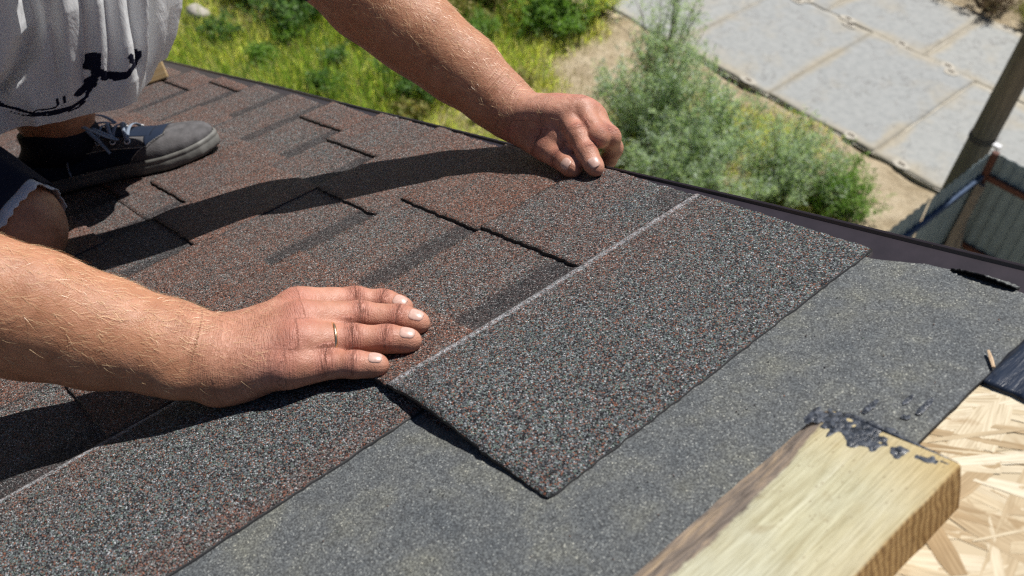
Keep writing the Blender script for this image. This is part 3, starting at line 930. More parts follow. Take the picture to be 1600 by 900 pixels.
lat_r = unit(A3(RHAND['I'][0]) - A3(RHAND['L'][0]))
dor_r = unit(np.cross(unit(A3(RHAND['M'][0]) - A3(RHAND['W'])), lat_r)); dor_r *= np.sign(dor_r[2])
fore_r = [(-.1330, -.4250, .0480), (-.1620, -.4600, .0720), (-.1830, -.4930, .1000), (-.2080, -.5290, .1280)]
FR, PR_ = hand_tree(RHAND, R_RAD, ELBOW_R, fore_r, dor_r, lat_r, elbow_w=.013, latw=(.90, -.05, .40), deep=.030)
lat_l = unit(A3(LHAND['I'][0]) - A3(LHAND['L'][0]))
fw_l = unit(A3(LHAND['M'][0]) - A3(LHAND['W']))
dor_l = unit(np.cross(lat_l, fw_l)); dor_l *= np.sign(dor_l[2])
fore_l = [(-.2680, .0160, .0640), (-.2990, .0040, .1010), (-.3300, -.0210, .1460), (-.3640, -.0440, .1920)]
FL, PL_ = hand_tree(LHAND, L_RAD, ELBOW_L, fore_l, dor_l, lat_l, .06, -.0030, web=True)
PL_.append((Cone((-.300, -.004, .098), .030, (-.365, -.046, .190), .044), .02))

def arm_tree(fing, palm, elbow, shoulder):
    up = [(Cone(elbow, .041, A3(elbow) * .45 + A3(shoulder) * .55, .047), .02), (Cone(A3(elbow) * .45 + A3(shoulder) * .55, .047, shoulder, .055), .02)]
    return fing, palm + up

def joined(fing, palm, k=.0075):
    return fing + [(palm, k)]
TREE_R = joined(*arm_tree(FR, PR_, ELBOW_R, SHOULDER_R))
TREE_L = joined(*arm_tree(FL, PL_, ELBOW_L, SHOULDER_L), .0050)

HV = .00125
cut_r = A3(ELBOW_R) * .80 + A3(SHOULDER_R) * .20
cut_l = A3(ELBOW_L) * .78 + A3(SHOULDER_L) * .22
Vr, Fr = mesh_field(TREE_R, (-.34, -.66, -.02), (.0, -.235, .26), HV, [(cut_r, A3(SHOULDER_R) - A3(ELBOW_R))])
Vl, Fl = mesh_field(TREE_L, (-.47, -.15, -.03), (-.075, .085, .315), HV, [(cut_l, A3(SHOULDER_L) - A3(ELBOW_L))])
Vr = relax(Vr, Fr, 2, .4); Vl = relax(Vl, Fl, 2, .4)

# --- the rest of the body, coarser (mostly under clothes or outside the photograph)
HEAD = A3((-.315, -.335, .640)); NECK = A3((-.415, -.345, .515)); CHEST = A3((-.54, -.37, .49)); BELLY = A3((-.74, -.46, .41)); PELV = A3((-.90, -.53, .275))
HIP_L, KNEE_L, ANK_L = A3((-.90, -.42, .27)), A3((-.665, -.14, .405)), A3((-.832, -.322, .085))
HIP_R, KNEE_R, ANK_R = A3((-.84, -.66, .29)), A3((-.575, -.452, .052)), A3((-.985, -.555, .045))
face = unit((.55, .05, -.25)); upv = unit(A3((.358, 0, .934)) - face * (A3((.358, 0, .934)) @ face)); sidev = np.cross(upv, face)
body_prims = [
    (Ell(CHEST, (.14, .14, .09), (unit(NECK - BELLY), (0, 1, .1))), .04), (Ell(BELLY, (.15, .11, .085), (unit(CHEST - PELV), (0, 1, 0))), .06), (Ell(PELV, (.13, .165, .12), (unit(BELLY - PELV), (0, 1, 0))), .06),
    (Cone(SHOULDER_L, .060, NECK, .055), .04), (Cone(SHOULDER_R, .060, NECK, .055), .04), (Cone(NECK, .055, HEAD - upv * .04, .052), .03),
    (Ell(HEAD, (.098, .078, .112), (face, sidev)), .03), (Ell(HEAD + face * .045 - upv * .065, (.055, .052, .045), (face, sidev)), .03),
    (Cone(HEAD + face * .092 + upv * .012, .010, HEAD + face * .108 - upv * .022, .015), .012),
    (Ell(HEAD + face * .080 - upv * .058, (.018, .026, .008), (face, sidev)), .010),
    (Ell(HEAD + sidev * .079 - upv * .005, (.018, .008, .030), (face, sidev)), .006), (Ell(HEAD - sidev * .079 - upv * .005, (.018, .008, .030), (face, sidev)), .006),
    (Cone(SHOULDER_L, .057, cut_l, .044), .03), (Cone(SHOULDER_R, .057, cut_r, .044), .03),
    (Cone(cut_l, .042, A3(ELBOW_L) * .9 + A3(SHOULDER_L) * .1, .034), .01), (Cone(cut_r, .042, A3(ELBOW_R) * .9 + A3(SHOULDER_R) * .1, .034), .01),
    (Cone(HIP_L, .085, KNEE_L, .058), .03), (Cone(HIP_R, .085, KNEE_R + (0, 0, .006), .052), .03),
    (Cone(KNEE_L, .055, KNEE_L * .62 + ANK_L * .38 + (-.02, -.02, 0), .060), .03), (Cone(KNEE_L * .62 + ANK_L * .38 + (-.02, -.02, 0), .060, ANK_L + (.006, .006, .02), .047), .03), (Cone(ANK_L + (.006, .006, .02), .047, ANK_L + (.006, .010, -.035), .024), .02),
    (Cone(KNEE_R, .053, KNEE_R * .62 + ANK_R * .38, .056), .03), (Cone(KNEE_R * .62 + ANK_R * .38, .056, ANK_R, .036), .03), (Cone(ANK_R, .036, ANK_R + (-.09, -.02, .03), .030), .02),
]
Vb, Fb = mesh_field([(body_prims, .01)], (-1.16, -.76, -.03), (-.16, .02, .80), .0065)
Vb = relax(Vb, Fb, 2, .5)

WRIST_CREASE = .32
def limb_attrs(V, Hd, Rd, elbow, dorsal):
    """coordinate along the limb, crease and flush masks"""
    W = A3(Hd['W']); n = len(V)
    best = np.full(n, 1e9); s = np.zeros(n); crease = np.zeros(n); kn = np.zeros(n); flush = np.zeros(n); tr = np.zeros(n)
    dorsal = unit(dorsal)
    def seg(a, b, off):
        nonlocal best, s, tr
        a = A3(a); b = A3(b); L = np.linalg.norm(b - a); ax = (b - a) / L
        t = (V - a) @ ax; q = V - a - np.clip(t, 0, L)[:, None] * ax
        d = np.linalg.norm(q, axis=1); m = d < best
        side = np.cross(dorsal, ax)
        best = np.where(m, d, best); s = np.where(m, off + t, s); tr = np.where(m, q @ side + off * 3, tr)
    seg(elbow, W, -.26); 
    for i, f in enumerate('IMRLT'):
        J = [A3(p) for p in Hd[f]]
        seg(W, J[0], 0); o = np.linalg.norm(J[0] - W)
        for q in range(3):
            seg(J[q], J[q + 1], o); o += np.linalg.norm(J[q + 1] - J[q])
    for f in 'IMRLT':
        J = [A3(p) for p in Hd[f]]; r = Rd[f]
        for q, (wid, amp) in {0: (.010, .25), 1: (.0062, 1.0), 2: (.0048, .8)}.items():
            ax = unit(J[q + 1] - J[max(q - 1, 0)]) if q else unit(J[1] - W)
            d = V - J[q]; t = d @ ax; rad = np.linalg.norm(d - t[:, None] * ax, axis=1)
            dn = np.clip((d @ dorsal) / r[q] * 1.3 + .2, 0, 1) if f != 'T' else 1.0
            g = np.exp(-(t / wid) ** 2) * (rad < r[q] * 1.75) * dn
            crease = np.maximum(crease, amp * g); kn = np.maximum(kn, (.75 if q == 0 else .8) * np.exp(-(t / (wid * 1.5)) ** 2) * (rad < r[q] * 1.9) * dn)
    fw = unit(A3(Hd['M'][0]) - W)
    t = (V - W) @ fw
    crease = np.maximum(crease, WRIST_CREASE * np.exp(-((t - .000) / .010) ** 2))
    crease = np.maximum(crease, .30 * sstep(-.01, .02, t) * (1 - sstep(.05, .08, t)))
    flush = sstep(-.03, .05, t)
    return dict(limb=np.stack([s, tr, np.zeros(n)], -1), crease=crease, knuckle=kn, flush=flush)

at_r = limb_attrs(Vr, RHAND, R_RAD, ELBOW_R, dor_r)
at_l = limb_attrs(Vl, LHAND, L_RAD, ELBOW_L, dor_l)
BASE = A3((-.60, -.44, 0.0))
person = empty('person', RW(BASE), ROOF_ROT)
tag(person, 'person kneeling on the roof in printed shorts pressing a shingle with both hands', 'person')
nb = len(Vb)
allV = np.concatenate([Vr, Vl, Vb]) - BASE
allF = np.concatenate([Fr, Fl + len(Vr), Fb + len(Vr) + len(Vl)])
ats = {k: np.concatenate([at_r[k], at_l[k], np.zeros((nb, 3)) if k == 'limb' else np.zeros(nb)]) for k in at_r}
body = mesh_obj('body', allV, allF, SKIN, person, True, ats)

# --- nails: thin curved plates seated on the finger ends
t = NT('finger nail'); c = t.coord(); nf = t.noise(c, 500, 3)
NAIL = t.done(t.ramp(nf, [(.3, (.50, .30, .24)), (.7, (.62, .42, .35))]), .32, t.bump(nf, .1, .0004), .5)
t = NT('grimy nail rim'); NAILRIM = t.done((.12, .07, .05), .7)
def grad(tree, p):
    e = .0004; g = np.stack([eval_pts(tree, p + A3([e if i == q else 0 for i in range(3)], ).astype(np.float32)) - eval_pts(tree, p - A3([e if i == q else 0 for i in range(3)]).astype(np.float32)) for q in range(3)], -1)
    return g / np.maximum(np.linalg.norm(g, axis=-1, keepdims=True), 1e-9)
def nail(Hd, Rd, f, tree, dorsal, parent, scale=1.0):
    J2, J3 = A3(Hd[f][2]), A3(Hd[f][3]); r = Rd[f][3]
    ax = unit(J3 - J2); dn = unit(dorsal - ax * (np.array(dorsal) @ ax)); sd = np.cross(dn, ax)
    na, nt = 12, 13
    a = np.linspace(-.0062, .0062, na) * scale; th = np.linspace(-1, 1, nt)
    P = np.zeros((na, nt, 3))
    for i, x in enumerate(a):
        k = (x / (.0062 * scale))
        wmax = .0060 * scale * (1 - .10 * max(0, k) ** 2) * math.sqrt(max(.0, 1 - max(0, (-k - .25) / .85) ** 2 * .95)) * (math.sqrt(max(.05, 1 - max(0, (k - .55) / .5) ** 2)))
        for j, y in enumerate(th):
            P[i, j] = J3 + ax * (x - .0004) + sd * (y * wmax) + dn * (r * 1.05 - .10 * r * y * y - .02 * r * (k > .5))
    q = P.reshape(-1, 3).astype(np.float32)
    for _ in range(4):
        d = eval_pts(tree, q); q = q - (d * .9)[:, None].astype(np.float32) * grad(tree, q)
    nrm = grad(tree, q)
    top = (q + nrm * .00055).reshape(na, nt, 3).astype(float)
    kk = np.abs(np.linspace(-1, 1, nt))[None, :, None] ** 6; k2 = np.clip(-np.linspace(-1, 1, na), 0, 1)[:, None, None] ** 4
    top -= nrm.reshape(na, nt, 3) * .0006 * np.maximum(kk, k2)
    V = np.concatenate([top.reshape(-1, 3), q.reshape(-1, 3) - nrm * .0004])
    idx = np.arange(na * nt).reshape(na, nt)
    fq = np.stack([idx[:-1, :-1], idx[1:, :-1], idx[1:, 1:], idx[:-1, 1:]], -1).reshape(-1, 4)
    rim = np.concatenate([idx[:, 0], idx[-1, 1:], idx[::-1, -1][1:], idx[0, ::-1][1:-1]]); k = len(rim); j = np.arange(k)
    side = np.stack([rim, rim + na * nt, rim[(j + 1) % k] + na * nt, rim[(j + 1) % k]], -1)
    allf = np.concatenate([fq, side])
    fn = nrm.reshape(na, nt, 3)[na // 2, nt // 2]
    a_, b_, c_ = V[fq[len(fq) // 2][:3]]
    if np.cross(b_ - a_, c_ - a_) @ fn < 0: allf = allf[:, ::-1]
    o = mesh_obj('finger_nail', V - BASE, allf, NAIL, parent, True)
    o.data.materials.append(NAILRIM)
    mi = np.zeros(len(o.data.polygons), dtype=np.int32); mi[len(fq):] = 1
    o.data.polygons.foreach_set('material_index', mi)
    return o
for f in 'IMRLT': nail(RHAND, R_RAD, f, TREE_R, dor_r, body, 1.0 if f != 'L' else .88)
def finger_dorsal(Hd, f):
    a, b, c = A3(Hd[f][1]), A3(Hd[f][2]), A3(Hd[f][3])
    return unit(b - (a + c) / 2) if np.linalg.norm(b - (a + c) / 2) > .0015 else dor_l
LD = {f: finger_dorsal(LHAND, f) for f in 'IMRL'}
LD['I'] = unit((.60, -.45, .60)); LD['T'] = unit((.45, -.75, .45))
for f in 'IMRLT': nail(LHAND, L_RAD, f, TREE_L, LD[f], body, .95)

# --- ring on the ring finger of the near hand
t = NT('worn gold'); GOLD = t.done((.90, .62, .36), .28, None, None, 1.0)
a, b = A3(RHAND['R'][0]), A3(RHAND['R'][1]); rc = a + (b - a) * .66; ax = unit(b - a)
e1 = unit(np.cross(ax, (0, 0, 1))); e2 = np.cross(ax, e1)
pts = []
for k in range(40):
    th = 2 * math.pi * k / 40; d = e1 * math.cos(th) + e2 * math.sin(th)
    lo_, hi_ = .004, .022
    for _ in range(18):
        mid = (lo_ + hi_) / 2
        if eval_pts(TREE_R, (rc + d * mid)[None].astype(np.float32))[0] < 0: lo_ = mid
        else: hi_ = mid
    pts.append(rc + d * (min(lo_, .0125) + .0003) - BASE)
m = MB(); m.tube([tuple(p) for p in pts], .0014, 8, closed=True)
tag(m.obj('ring', GOLD, person, True), 'thin gold ring on the near hand')

# --- pale hairs on the forearms
HAIR = mat_plain('blond arm hair', (.74, .52, .30), .35, 50, .2)
def arm_hair(name, V, Fq, W, elbow, dorsal, count, seed, bias):
    r = np.random.default_rng(seed)
    tri = V[Fq[:, :3]]; nr = np.cross(tri[:, 1] - tri[:, 0], tri[:, 2] - tri[:, 0]); ar = np.linalg.norm(nr, axis=1); nr = nr / np.maximum(ar, 1e-12)[:, None]
    c = V[Fq].mean(1); ax = unit(A3(W) - A3(elbow)); L = np.linalg.norm(A3(W) - A3(elbow))
    t = (c - A3(elbow)) @ ax / L
    wgt = ar * ((t > .02) & (t < 1.16)) * np.clip(.55 + nr @ unit(bias), .05, 2) * np.where(t > .98, .35, 1)
    pick = r.choice(len(c), count, p=wgt / wgt.sum())
    V2, F2 = [], []
    for i in pick:
        p = c[i]; n = nr[i]; tang = unit(ax - n * (ax @ n)); sidew = np.cross(n, tang)
        g = unit(tang * .9 + sidew * r.normal(.15, .45) + n * (.22 + .2 * r.random())); ln = r.uniform(.005, .012)
        w = unit(np.cross(g, n + .3 * r.normal(size=3))) * .000105
        cur = g; q = p.copy(); b0 = len(V2)
        for k in range(4):
            ww = w * (1 - k / 3.6)
            V2 += [q - ww, q + ww]
            q = q + cur * ln / 3; cur = unit(cur - n * .18 + sidew * r.normal(0, .12))
        F2 += [(b0 + 2 * k, b0 + 2 * k + 1, b0 + 2 * k + 3, b0 + 2 * k + 2) for k in range(3)]
    o = mesh_obj(name, A3(V2) - BASE, np.array(F2), HAIR, body); o['kind'] = 'stuff'
    return o
arm_hair('arm_hair', Vr, Fr, RHAND['W'], ELBOW_R, dor_r, 2500, 1, (.2, .1, 1))
arm_hair('arm_hair', Vl, Fl, LHAND['W'], ELBOW_L, dor_l, 1900, 2, (.6, -.1, .6))

# --- shirt with sleeves to the elbows
SHIRT = mat_cloth('dark cotton', (.045, .048, .058))
slv = [(Cone(SHOULDER_L, .075, A3(ELBOW_L) * .97 + A3(SHOULDER_L) * .03, .051), .02), (Cone(SHOULDER_R, .075, A3(ELBOW_R) * .62 + A3(SHOULDER_R) * .38, .062), .02)]
sh = [(Ell(CHEST, (.16, .16, .11), (unit(NECK - BELLY), (0, 1, .1))), .05), (Ell(BELLY + (.0, -.05, .035), (.165, .125, .10), (unit(CHEST - PELV), (0, 1, 0))), .05), (Ell(PELV + (.03, -.02, .05), (.13, .16, .11), (unit(BELLY - PELV), (0, 1, 0))), .05),
      (Cone(SHOULDER_L, .077, NECK * .8 + CHEST * .2, .062), .04), (Cone(SHOULDER_R, .077, NECK * .8 + CHEST * .2, .062), .04)] + slv
Vs, Fs = mesh_field([(sh, .01)], (-1.15, -.78, .02), (-.18, .04, .68), .007)
Vs = relax(Vs, Fs, 1)
def vnormals(V, F):
    n = np.cross(V[F[:, 2]] - V[F[:, 0]], V[F[:, 3]] - V[F[:, 1]]); o = np.zeros_like(V)
    for k in range(4): np.add.at(o, F[:, k], n)
    return o / np.maximum(np.linalg.norm(o, axis=1, keepdims=True), 1e-12)
Vs = Vs + vnormals(Vs, Fs) * (.006 * vnoise(Vs * (1, 2.2, 1), 13.0, 31))[:, None]
mesh_obj('shirt', Vs - BASE, Fs, SHIRT, person, True)

# --- hair
HAIRM = mat_plain('brown head hair', (.05, .032, .02), .6, 400, .5, .8)
Vh, Fh = mesh_field([([(Ell(HEAD - face * .018 + upv * .022, (.102, .086, .105), (face, sidev)), .02)], .01)], HEAD - .2, HEAD + .2, .006, [(HEAD + upv * .012 + face * .03, unit(face * .75 - upv * .75))])
mesh_obj('hair', relax(Vh, Fh, 2) - BASE, Fh, HAIRM, body, True)
EYE = mat_plain('eye', (.6, .58, .55), .2, 50, .05); IRIS = mat_plain('iris', (.05, .04, .03), .2, 50, .1)
for s in (-1, 1):
    p = HEAD + face * .086 + sidev * s * .031 + upv * .008
    for nm, r_, of, mt in (('eye', .0125, 0, EYE), ('iris', .0065, .0072, IRIS)):
        Ve, Fe = mesh_field([([(Ell(p + face * of, (r_,) * 3), .001)], .001)], p - .03, p + .03, .002); mesh_obj(nm, Ve - BASE, Fe, mt, body, True)

# --- shorts
PRINT = mat_print_cloth()
NAVY = mat_cloth('navy cotton', (.014, .018, .034))
STITCH = mat_cloth('pale stitching', (.32, .34, .38))
LINING = mat_cloth('white lining', (.62, .64, .68))
seat = [(Ell(PELV, (.16, .20, .15), (unit(BELLY - PELV), (0, 1, 0))), .06), (Cone(HIP_R, .112, HIP_R * .72 + KNEE_R * .28, .108), .05), (Cone(HIP_L, .112, HIP_L * .75 + KNEE_L * .25, .105), .05)]
Vq, Fq_ = mesh_field([(seat, .01)], (-1.15, -.80, .02), (-.55, -.08, .50), .008)
Vq = Vq + vnormals(Vq, Fq_) * (.005 * vnoise(Vq, 16.0, 33))[:, None]
shorts = mesh_obj('shorts', Vq - BASE, Fq_, NAVY, person, True)

def interp_rows(rows, x):
    rows = A3(rows).copy(); return A3([np.interp(x, rows[:, 0], rows[:, i]) for i in range(1, rows.shape[1])])

CR = [(4.545, .160), (4.608, .1743), (4.691, .1844), (4.796, .2017), (4.838, .2147), (4.895, .2335), (4.901, .261), (4.89, .30), (4.86, .36), (4.84, .47)]
def CREASE(th, n):
    """a lobe of cloth that laps over the rest along a slanting edge"""
    lim = np.interp(n, [b for a, b in CR], [a for a, b in CR]); d = (lim - th) * .15
    on = sstep(.158, .178, n)
    return on * (.040 * sstep(-.0015, .0040, d) * (1 - sstep(.04, .13, d)) - .026 * np.exp(-((d + .007) / .008) ** 2))

def left_leg():
    """slices parallel to the roof: n, centre u, v, half length a (along the shin's forward direction), half width b"""
    rows = [(.128, -.812, -.322, .155, .100), (.150, -.810, -.318, .170, .108), (.190, -.802, -.308, .182, .112), (.240, -.795, -.297, .196, .116), (.300, -.795, -.287, .212, .120),
            (.360, -.80, -.275, .232, .122), (.410, -.81, -.270, .225, .112), (.445, -.82, -.270, .185, .085), (.468, -.82, -.270, .110, .045)]
    fwd = unit((.42, .90, 0)); out = unit((.90, -.42, 0))
    ns = np.concatenate([np.linspace(.128, .30, 120), np.linspace(.304, .468, 50)]); nt = 300
    th = np.linspace(0, 2 * math.pi, nt, endpoint=False)
    G = np.zeros((len(ns), nt, 3))
    for i, n in enumerate(ns):
        cu, cv, a, b = interp_rows(rows, n); b += .016
        k = (n - .128) / .34
        hang = 1 - k
        # folds that run down from the knee, deepest at the near side
        x = np.cos(th); y = np.sin(th)
        fold = .010 * np.sin(7 * th + 2.2 * k + 1.1) * (.35 + .65 * hang) + .005 * np.sin(13 * th - 3 * k) * hang
        fold += -.016 * np.abs(np.sin(8.5 * (th - 5.20 - .10 * k))) ** .6 * (.5 + .5 * np.sin(3.1 * th + 6 * k)) + .006
        fold += CREASE(th, n)
        for (c_, A_, w_, s_) in ((5.03, .013, .030, .10), (5.21, .016, .028, .06), (5.35, .012, .030, -.05), (5.52, .014, .040, -.12), (5.78, .014, .05, -.2), (4.66, .010, .05, .2), (4.45, .014, .05, .2), (4.2, .014, .06, .2), (.35, .012, .06, -.2)):
            e_ = th - c_ - s_ * (k - .2)
            fold += -A_ * np.exp(-(e_ / w_) ** 2) * sstep(.0, .16, k) + .5 * A_ * np.exp(-((e_ - 1.8 * w_) / (1.4 * w_)) ** 2) * sstep(.0, .16, k)
        sq = 1 / (np.abs(x) ** 2.4 + np.abs(y) ** 2.4) ** (1 / 2.4)
        P = A3((cu, cv, n)) + np.outer(x * sq * (a + fold), fwd) + np.outer(y * sq * (b + fold), -out)
        # the hem rises towards the shin's front and drops at the near side
        fr = np.clip(x, -1, 1)
        P[:, 2] += hang ** 3 * (-.012 + .010 * np.sin(3 * th + .5) + .022 * np.clip(fr - .3, 0, 1))
        P[:, 2] += hang ** 2 * .11 * np.clip(np.sin((th - .25) / 2.1 * math.pi), 0, 1) * (th > .25) * (th < 2.35)
        P += .0018 * vnoise(P, 26.0, 41)[:, None] * (0.3 + hang)
        G[i] = P + A3((.050, -.014, .0095))
    return ns, th, G
ns, th, G = left_leg()
na, nt = G.shape[:2]
idx = np.arange(na * nt).reshape(na, nt); nx = np.roll(idx, -1, 1)
Fq = np.stack([idx[:-1], nx[:-1], nx[1:], idx[1:]], -1).reshape(-1, 4)
Vg = G.reshape(-1, 3)

# branch print, drawn in the cloth's own coordinates: angle round the leg and height above the hem
def print_mask(G):
    P = np.stack([np.broadcast_to(th[None], G.shape[:2]), np.broadcast_to(ns[:, None], G.shape[:2])], -1)
    R0 = .15
    X = P[..., 0] * R0; Y = P[..., 1]
    m = np.zeros(G.shape[:2])
    def stroke(pts, w0, w1):
        nonlocal m
        pts = [A3((a * R0, b)) for a, b in pts]
        n = len(pts) - 1
        for i in range(n):
            a, b = pts[i], pts[i + 1]; ab = b - a
            t = np.clip(((X - a[0]) * ab[0] + (Y - a[1]) * ab[1]) / (ab @ ab), 0, 1)
            d = np.hypot(X - a[0] - t * ab[0], Y - a[1] - t * ab[1])
            g = (i + t) / n; w = w0 + (w1 - w0) * g
            m = np.maximum(m, np.clip(.5 + (w - d) / .0016, 0, 1))
    def leaf(c, ang, L, W):
        nonlocal m
        x = (X - c[0] * R0) * math.cos(ang) + (Y - c[1]) * math.sin(ang); y = -(X - c[0] * R0) * math.sin(ang) + (Y - c[1]) * math.cos(ang)
        d = 1 - (x / L) ** 2 - np.abs(y / W)
        m = np.maximum(m, np.clip(.5 + d * 2.2, 0, 1))
    PRINTS(stroke, leaf)
    return m
#PRINTS#
def PRINTS(stroke, leaf):
    stroke([(5.236, 0.1916), (5.236, 0.18), (5.236, 0.1685)], 0.0022, 0.001)
    stroke([(5.215, 0.1829), (5.236, 0.1858), (5.236, 0.1887)], 0.003, 0.005)
    stroke([(5.215, 0.18), (5.236, 0.1815)], 0.004, 0.0045)
    stroke([(5.215, 0.1844), (5.215, 0.1829)], 0.0012, 0.003)
    stroke([(5.236, 0.18), (5.257, 0.1743), (5.299, 0.167)], 0.001, 0.005)
    stroke([(5.299, 0.167), (5.341, 0.167), (5.341, 0.1656)], 0.0045, 0.0015)
    stroke([(5.341, 0.1656), (5.383, 0.1627), (5.404, 0.1612), (5.424, 0.1641), (5.445, 0.167), (5.529, 0.167)], 0.004, 0.0026)
    stroke([(5.362, 0.1612), (5.383, 0.1612)], 0.003, 0.003)
    stroke([(5.508, 0.1685), (5.529, 0.1728), (5.529, 0.1771)], 0.0068, 0.003)
    stroke([(5.424, 0.1786), (5.445, 0.1728)], 0.0032, 0.0032)
    stroke([(5.236, 0.1656), (5.194, 0.1598), (5.152, 0.1569), (5.131, 0.154)], 0.003, 0.0034)
    stroke([(5.215, 0.1641), (5.194, 0.1584), (5.152, 0.154)], 0.0042, 0.003)
    stroke([(5.236, 0.1612), (5.215, 0.1555)], 0.0026, 0.0012)
    stroke([(5.236, 0.1743), (5.236, 0.1656), (5.215, 0.1569), (5.194, 0.1482), (5.152, 0.1439), (5.089, 0.141), (5.027, 0.141), (4.943, 0.141), (4.859, 0.1425), (4.796, 0.1468), (4.733, 0.1526), (4.671, 0.1569), (4.608, 0.1641)], 0.0018, 0.0016)
    stroke([(5.152, 0.1453), (5.089, 0.1396), (5.006, 0.1381), (4.922, 0.1381), (4.838, 0.141), (4.754, 0.1425), (4.691, 0.1497)], 0.0016, 0.0008)
    stroke([(5.173, 0.1425), (5.131, 0.1381), (5.068, 0.1367)], 0.0012, 0.0007)
    stroke([(5.006, 0.154), (5.006, 0.1482), (4.985, 0.1453), (4.943, 0.1453), (4.859, 0.1468)], 0.0012, 0.0009)
    stroke([(5.047, 0.1555), (5.047, 0.1482), (5.027, 0.1453)], 0.0007, 0.0005)
    stroke([(4.629, 0.1598), (4.712, 0.154), (4.775, 0.1468), (4.838, 0.1453)], 0.0016, 0.0012)
pm = print_mask(G)
leg_l = mesh_obj('shorts_leg', Vg - BASE, Fq, PRINT, shorts, True, {'print': pm.reshape(-1)})
leg_l['label'] = 'pale shorts leg printed with dark branches'

# right leg of the shorts: dark, with stitched hem and white lining showing
axr = unit(HIP_R - KNEE_R); e1 = unit(A3((0, 0, 1)) - axr * axr[2]); e2 = np.cross(axr, e1)
HEM = KNEE_R - axr * .013 + (.0, 0, .004)
def ring_leg(t0, t1, nt_, na_, r0, r1, extra=None, seed=50):
    tt = np.linspace(t0, t1, na_); th_ = np.linspace(0, 2 * math.pi, nt_, endpoint=False)
    G_ = np.zeros((na_, nt_, 3))
    for i, t_ in enumerate(tt):
        k = (t_ - 0) / .30
        r = r0 + (r1 - r0) * np.clip(k, 0, 1)
        f = .0035 * np.sin(5 * th_ + 1.0 + 2 * k) + .002 * np.sin(9 * th_ - k)
        sag = .006 * np.clip(1 - k * 3, 0, 1)
        P = HEM + axr * t_ + np.outer(np.cos(th_) * (r + f), e1) + np.outer(np.sin(th_) * (r + f) * .98, e2)
        P[:, 2] = np.maximum(P[:, 2], .004)
        P += .0012 * vnoise(P, 30.0, seed)[:, None]
        if extra: P = extra(i, t_, th_, P)
        G_[i] = P
    ix = np.arange(na_ * nt_).reshape(na_, nt_); nx_ = np.roll(ix, -1, 1)
    return G_, np.stack([ix[:-1], ix[1:], nx_[1:], nx_[:-1]], -1).reshape(-1, 4)
R0_, R1_ = .067, .112
Gr, Fg = ring_leg(0, .31, 90, 60, R0_, R1_)
o = mesh_obj('shorts_leg', Gr.reshape(-1, 3) - BASE, Fg, NAVY, shorts, True)
md = o.modifiers.new('thickness', 'SOLIDIFY'); md.thickness = .0016; md.offset = -1
o['label'] = 'dark navy shorts leg with stitched hem'
for t_ in (.0035, .022, .0245):
    Gs, _ = ring_leg(t_, t_ + .001, 180, 2, R0_ + .0006, R1_ + .0006)
    m = MB()
    for k in range(0, 180, 3):
        m.tube([tuple(Gs[0, k] - BASE), tuple(Gs[0, (k + 2) % 180] - BASE)], .00045, 4)
    m.obj('stitching', STITCH, shorts)
def scal(i, t_, th_, P):
    return P - np.outer((i == 0) * (.0012 * np.sin(31 * th_) + .0012 * np.sin(9 * th_ + 1)), axr)
Gw, Fw = ring_leg(-.010, .03, 160, 10, R0_ - .0035, R1_ - .004, scal, 51)
o = mesh_obj('lining', Gw.reshape(-1, 3) - BASE, Fw, LINING, shorts, True)
md = o.modifiers.new('thickness', 'SOLIDIFY'); md.thickness = .0010; md.offset = -1
o['label'] = 'white lining showing below the dark hem'

# --- socks and shoes
SOCK = mat_cloth('navy sock', (.010, .012, .022), 700)
SUEDE = mat_plain('grey suede', (.100, .096, .098), .9, 70, .30, .5, spec=.15)
CANVAS = mat_cloth('navy canvas', (.012, .020, .040), 900)
RUBBER = mat_plain('scuffed rubber', (.135, .132, .12), .6, 45, .30, .3)
LACE = mat_cloth('grey blue lace', (.20, .24, .30), 1600)
EYELET = mat_plain('white enamel eyelet', (.72, .72, .72), .35, 50, .05)
THREAD = mat_cloth('light seam thread', (.40, .38, .34))

def sock(name, ank, top, heel, ball):
    pr = [(Cone(top, .0495, ank + (.002, .002, -.004), .0450), .02), (Cone(ank + (0, 0, -.006), .0400, heel, .024), .02), (Cone(ank + (0, 0, -.016), .030, ball + (0, 0, -.008), .014), .02)]
    lo = np.minimum.reduce([top, heel, ball, ank]) - .08; hi = np.maximum.reduce([top, heel, ball, ank]) + .08
    up = unit(top - ank)
    Vk, Fk = mesh_field([(pr, .01)], lo, hi, .0035, [(top - up * .004, up)])
    return mesh_obj(name, relax(Vk, Fk, 2) - BASE, Fk, SOCK, person, True)

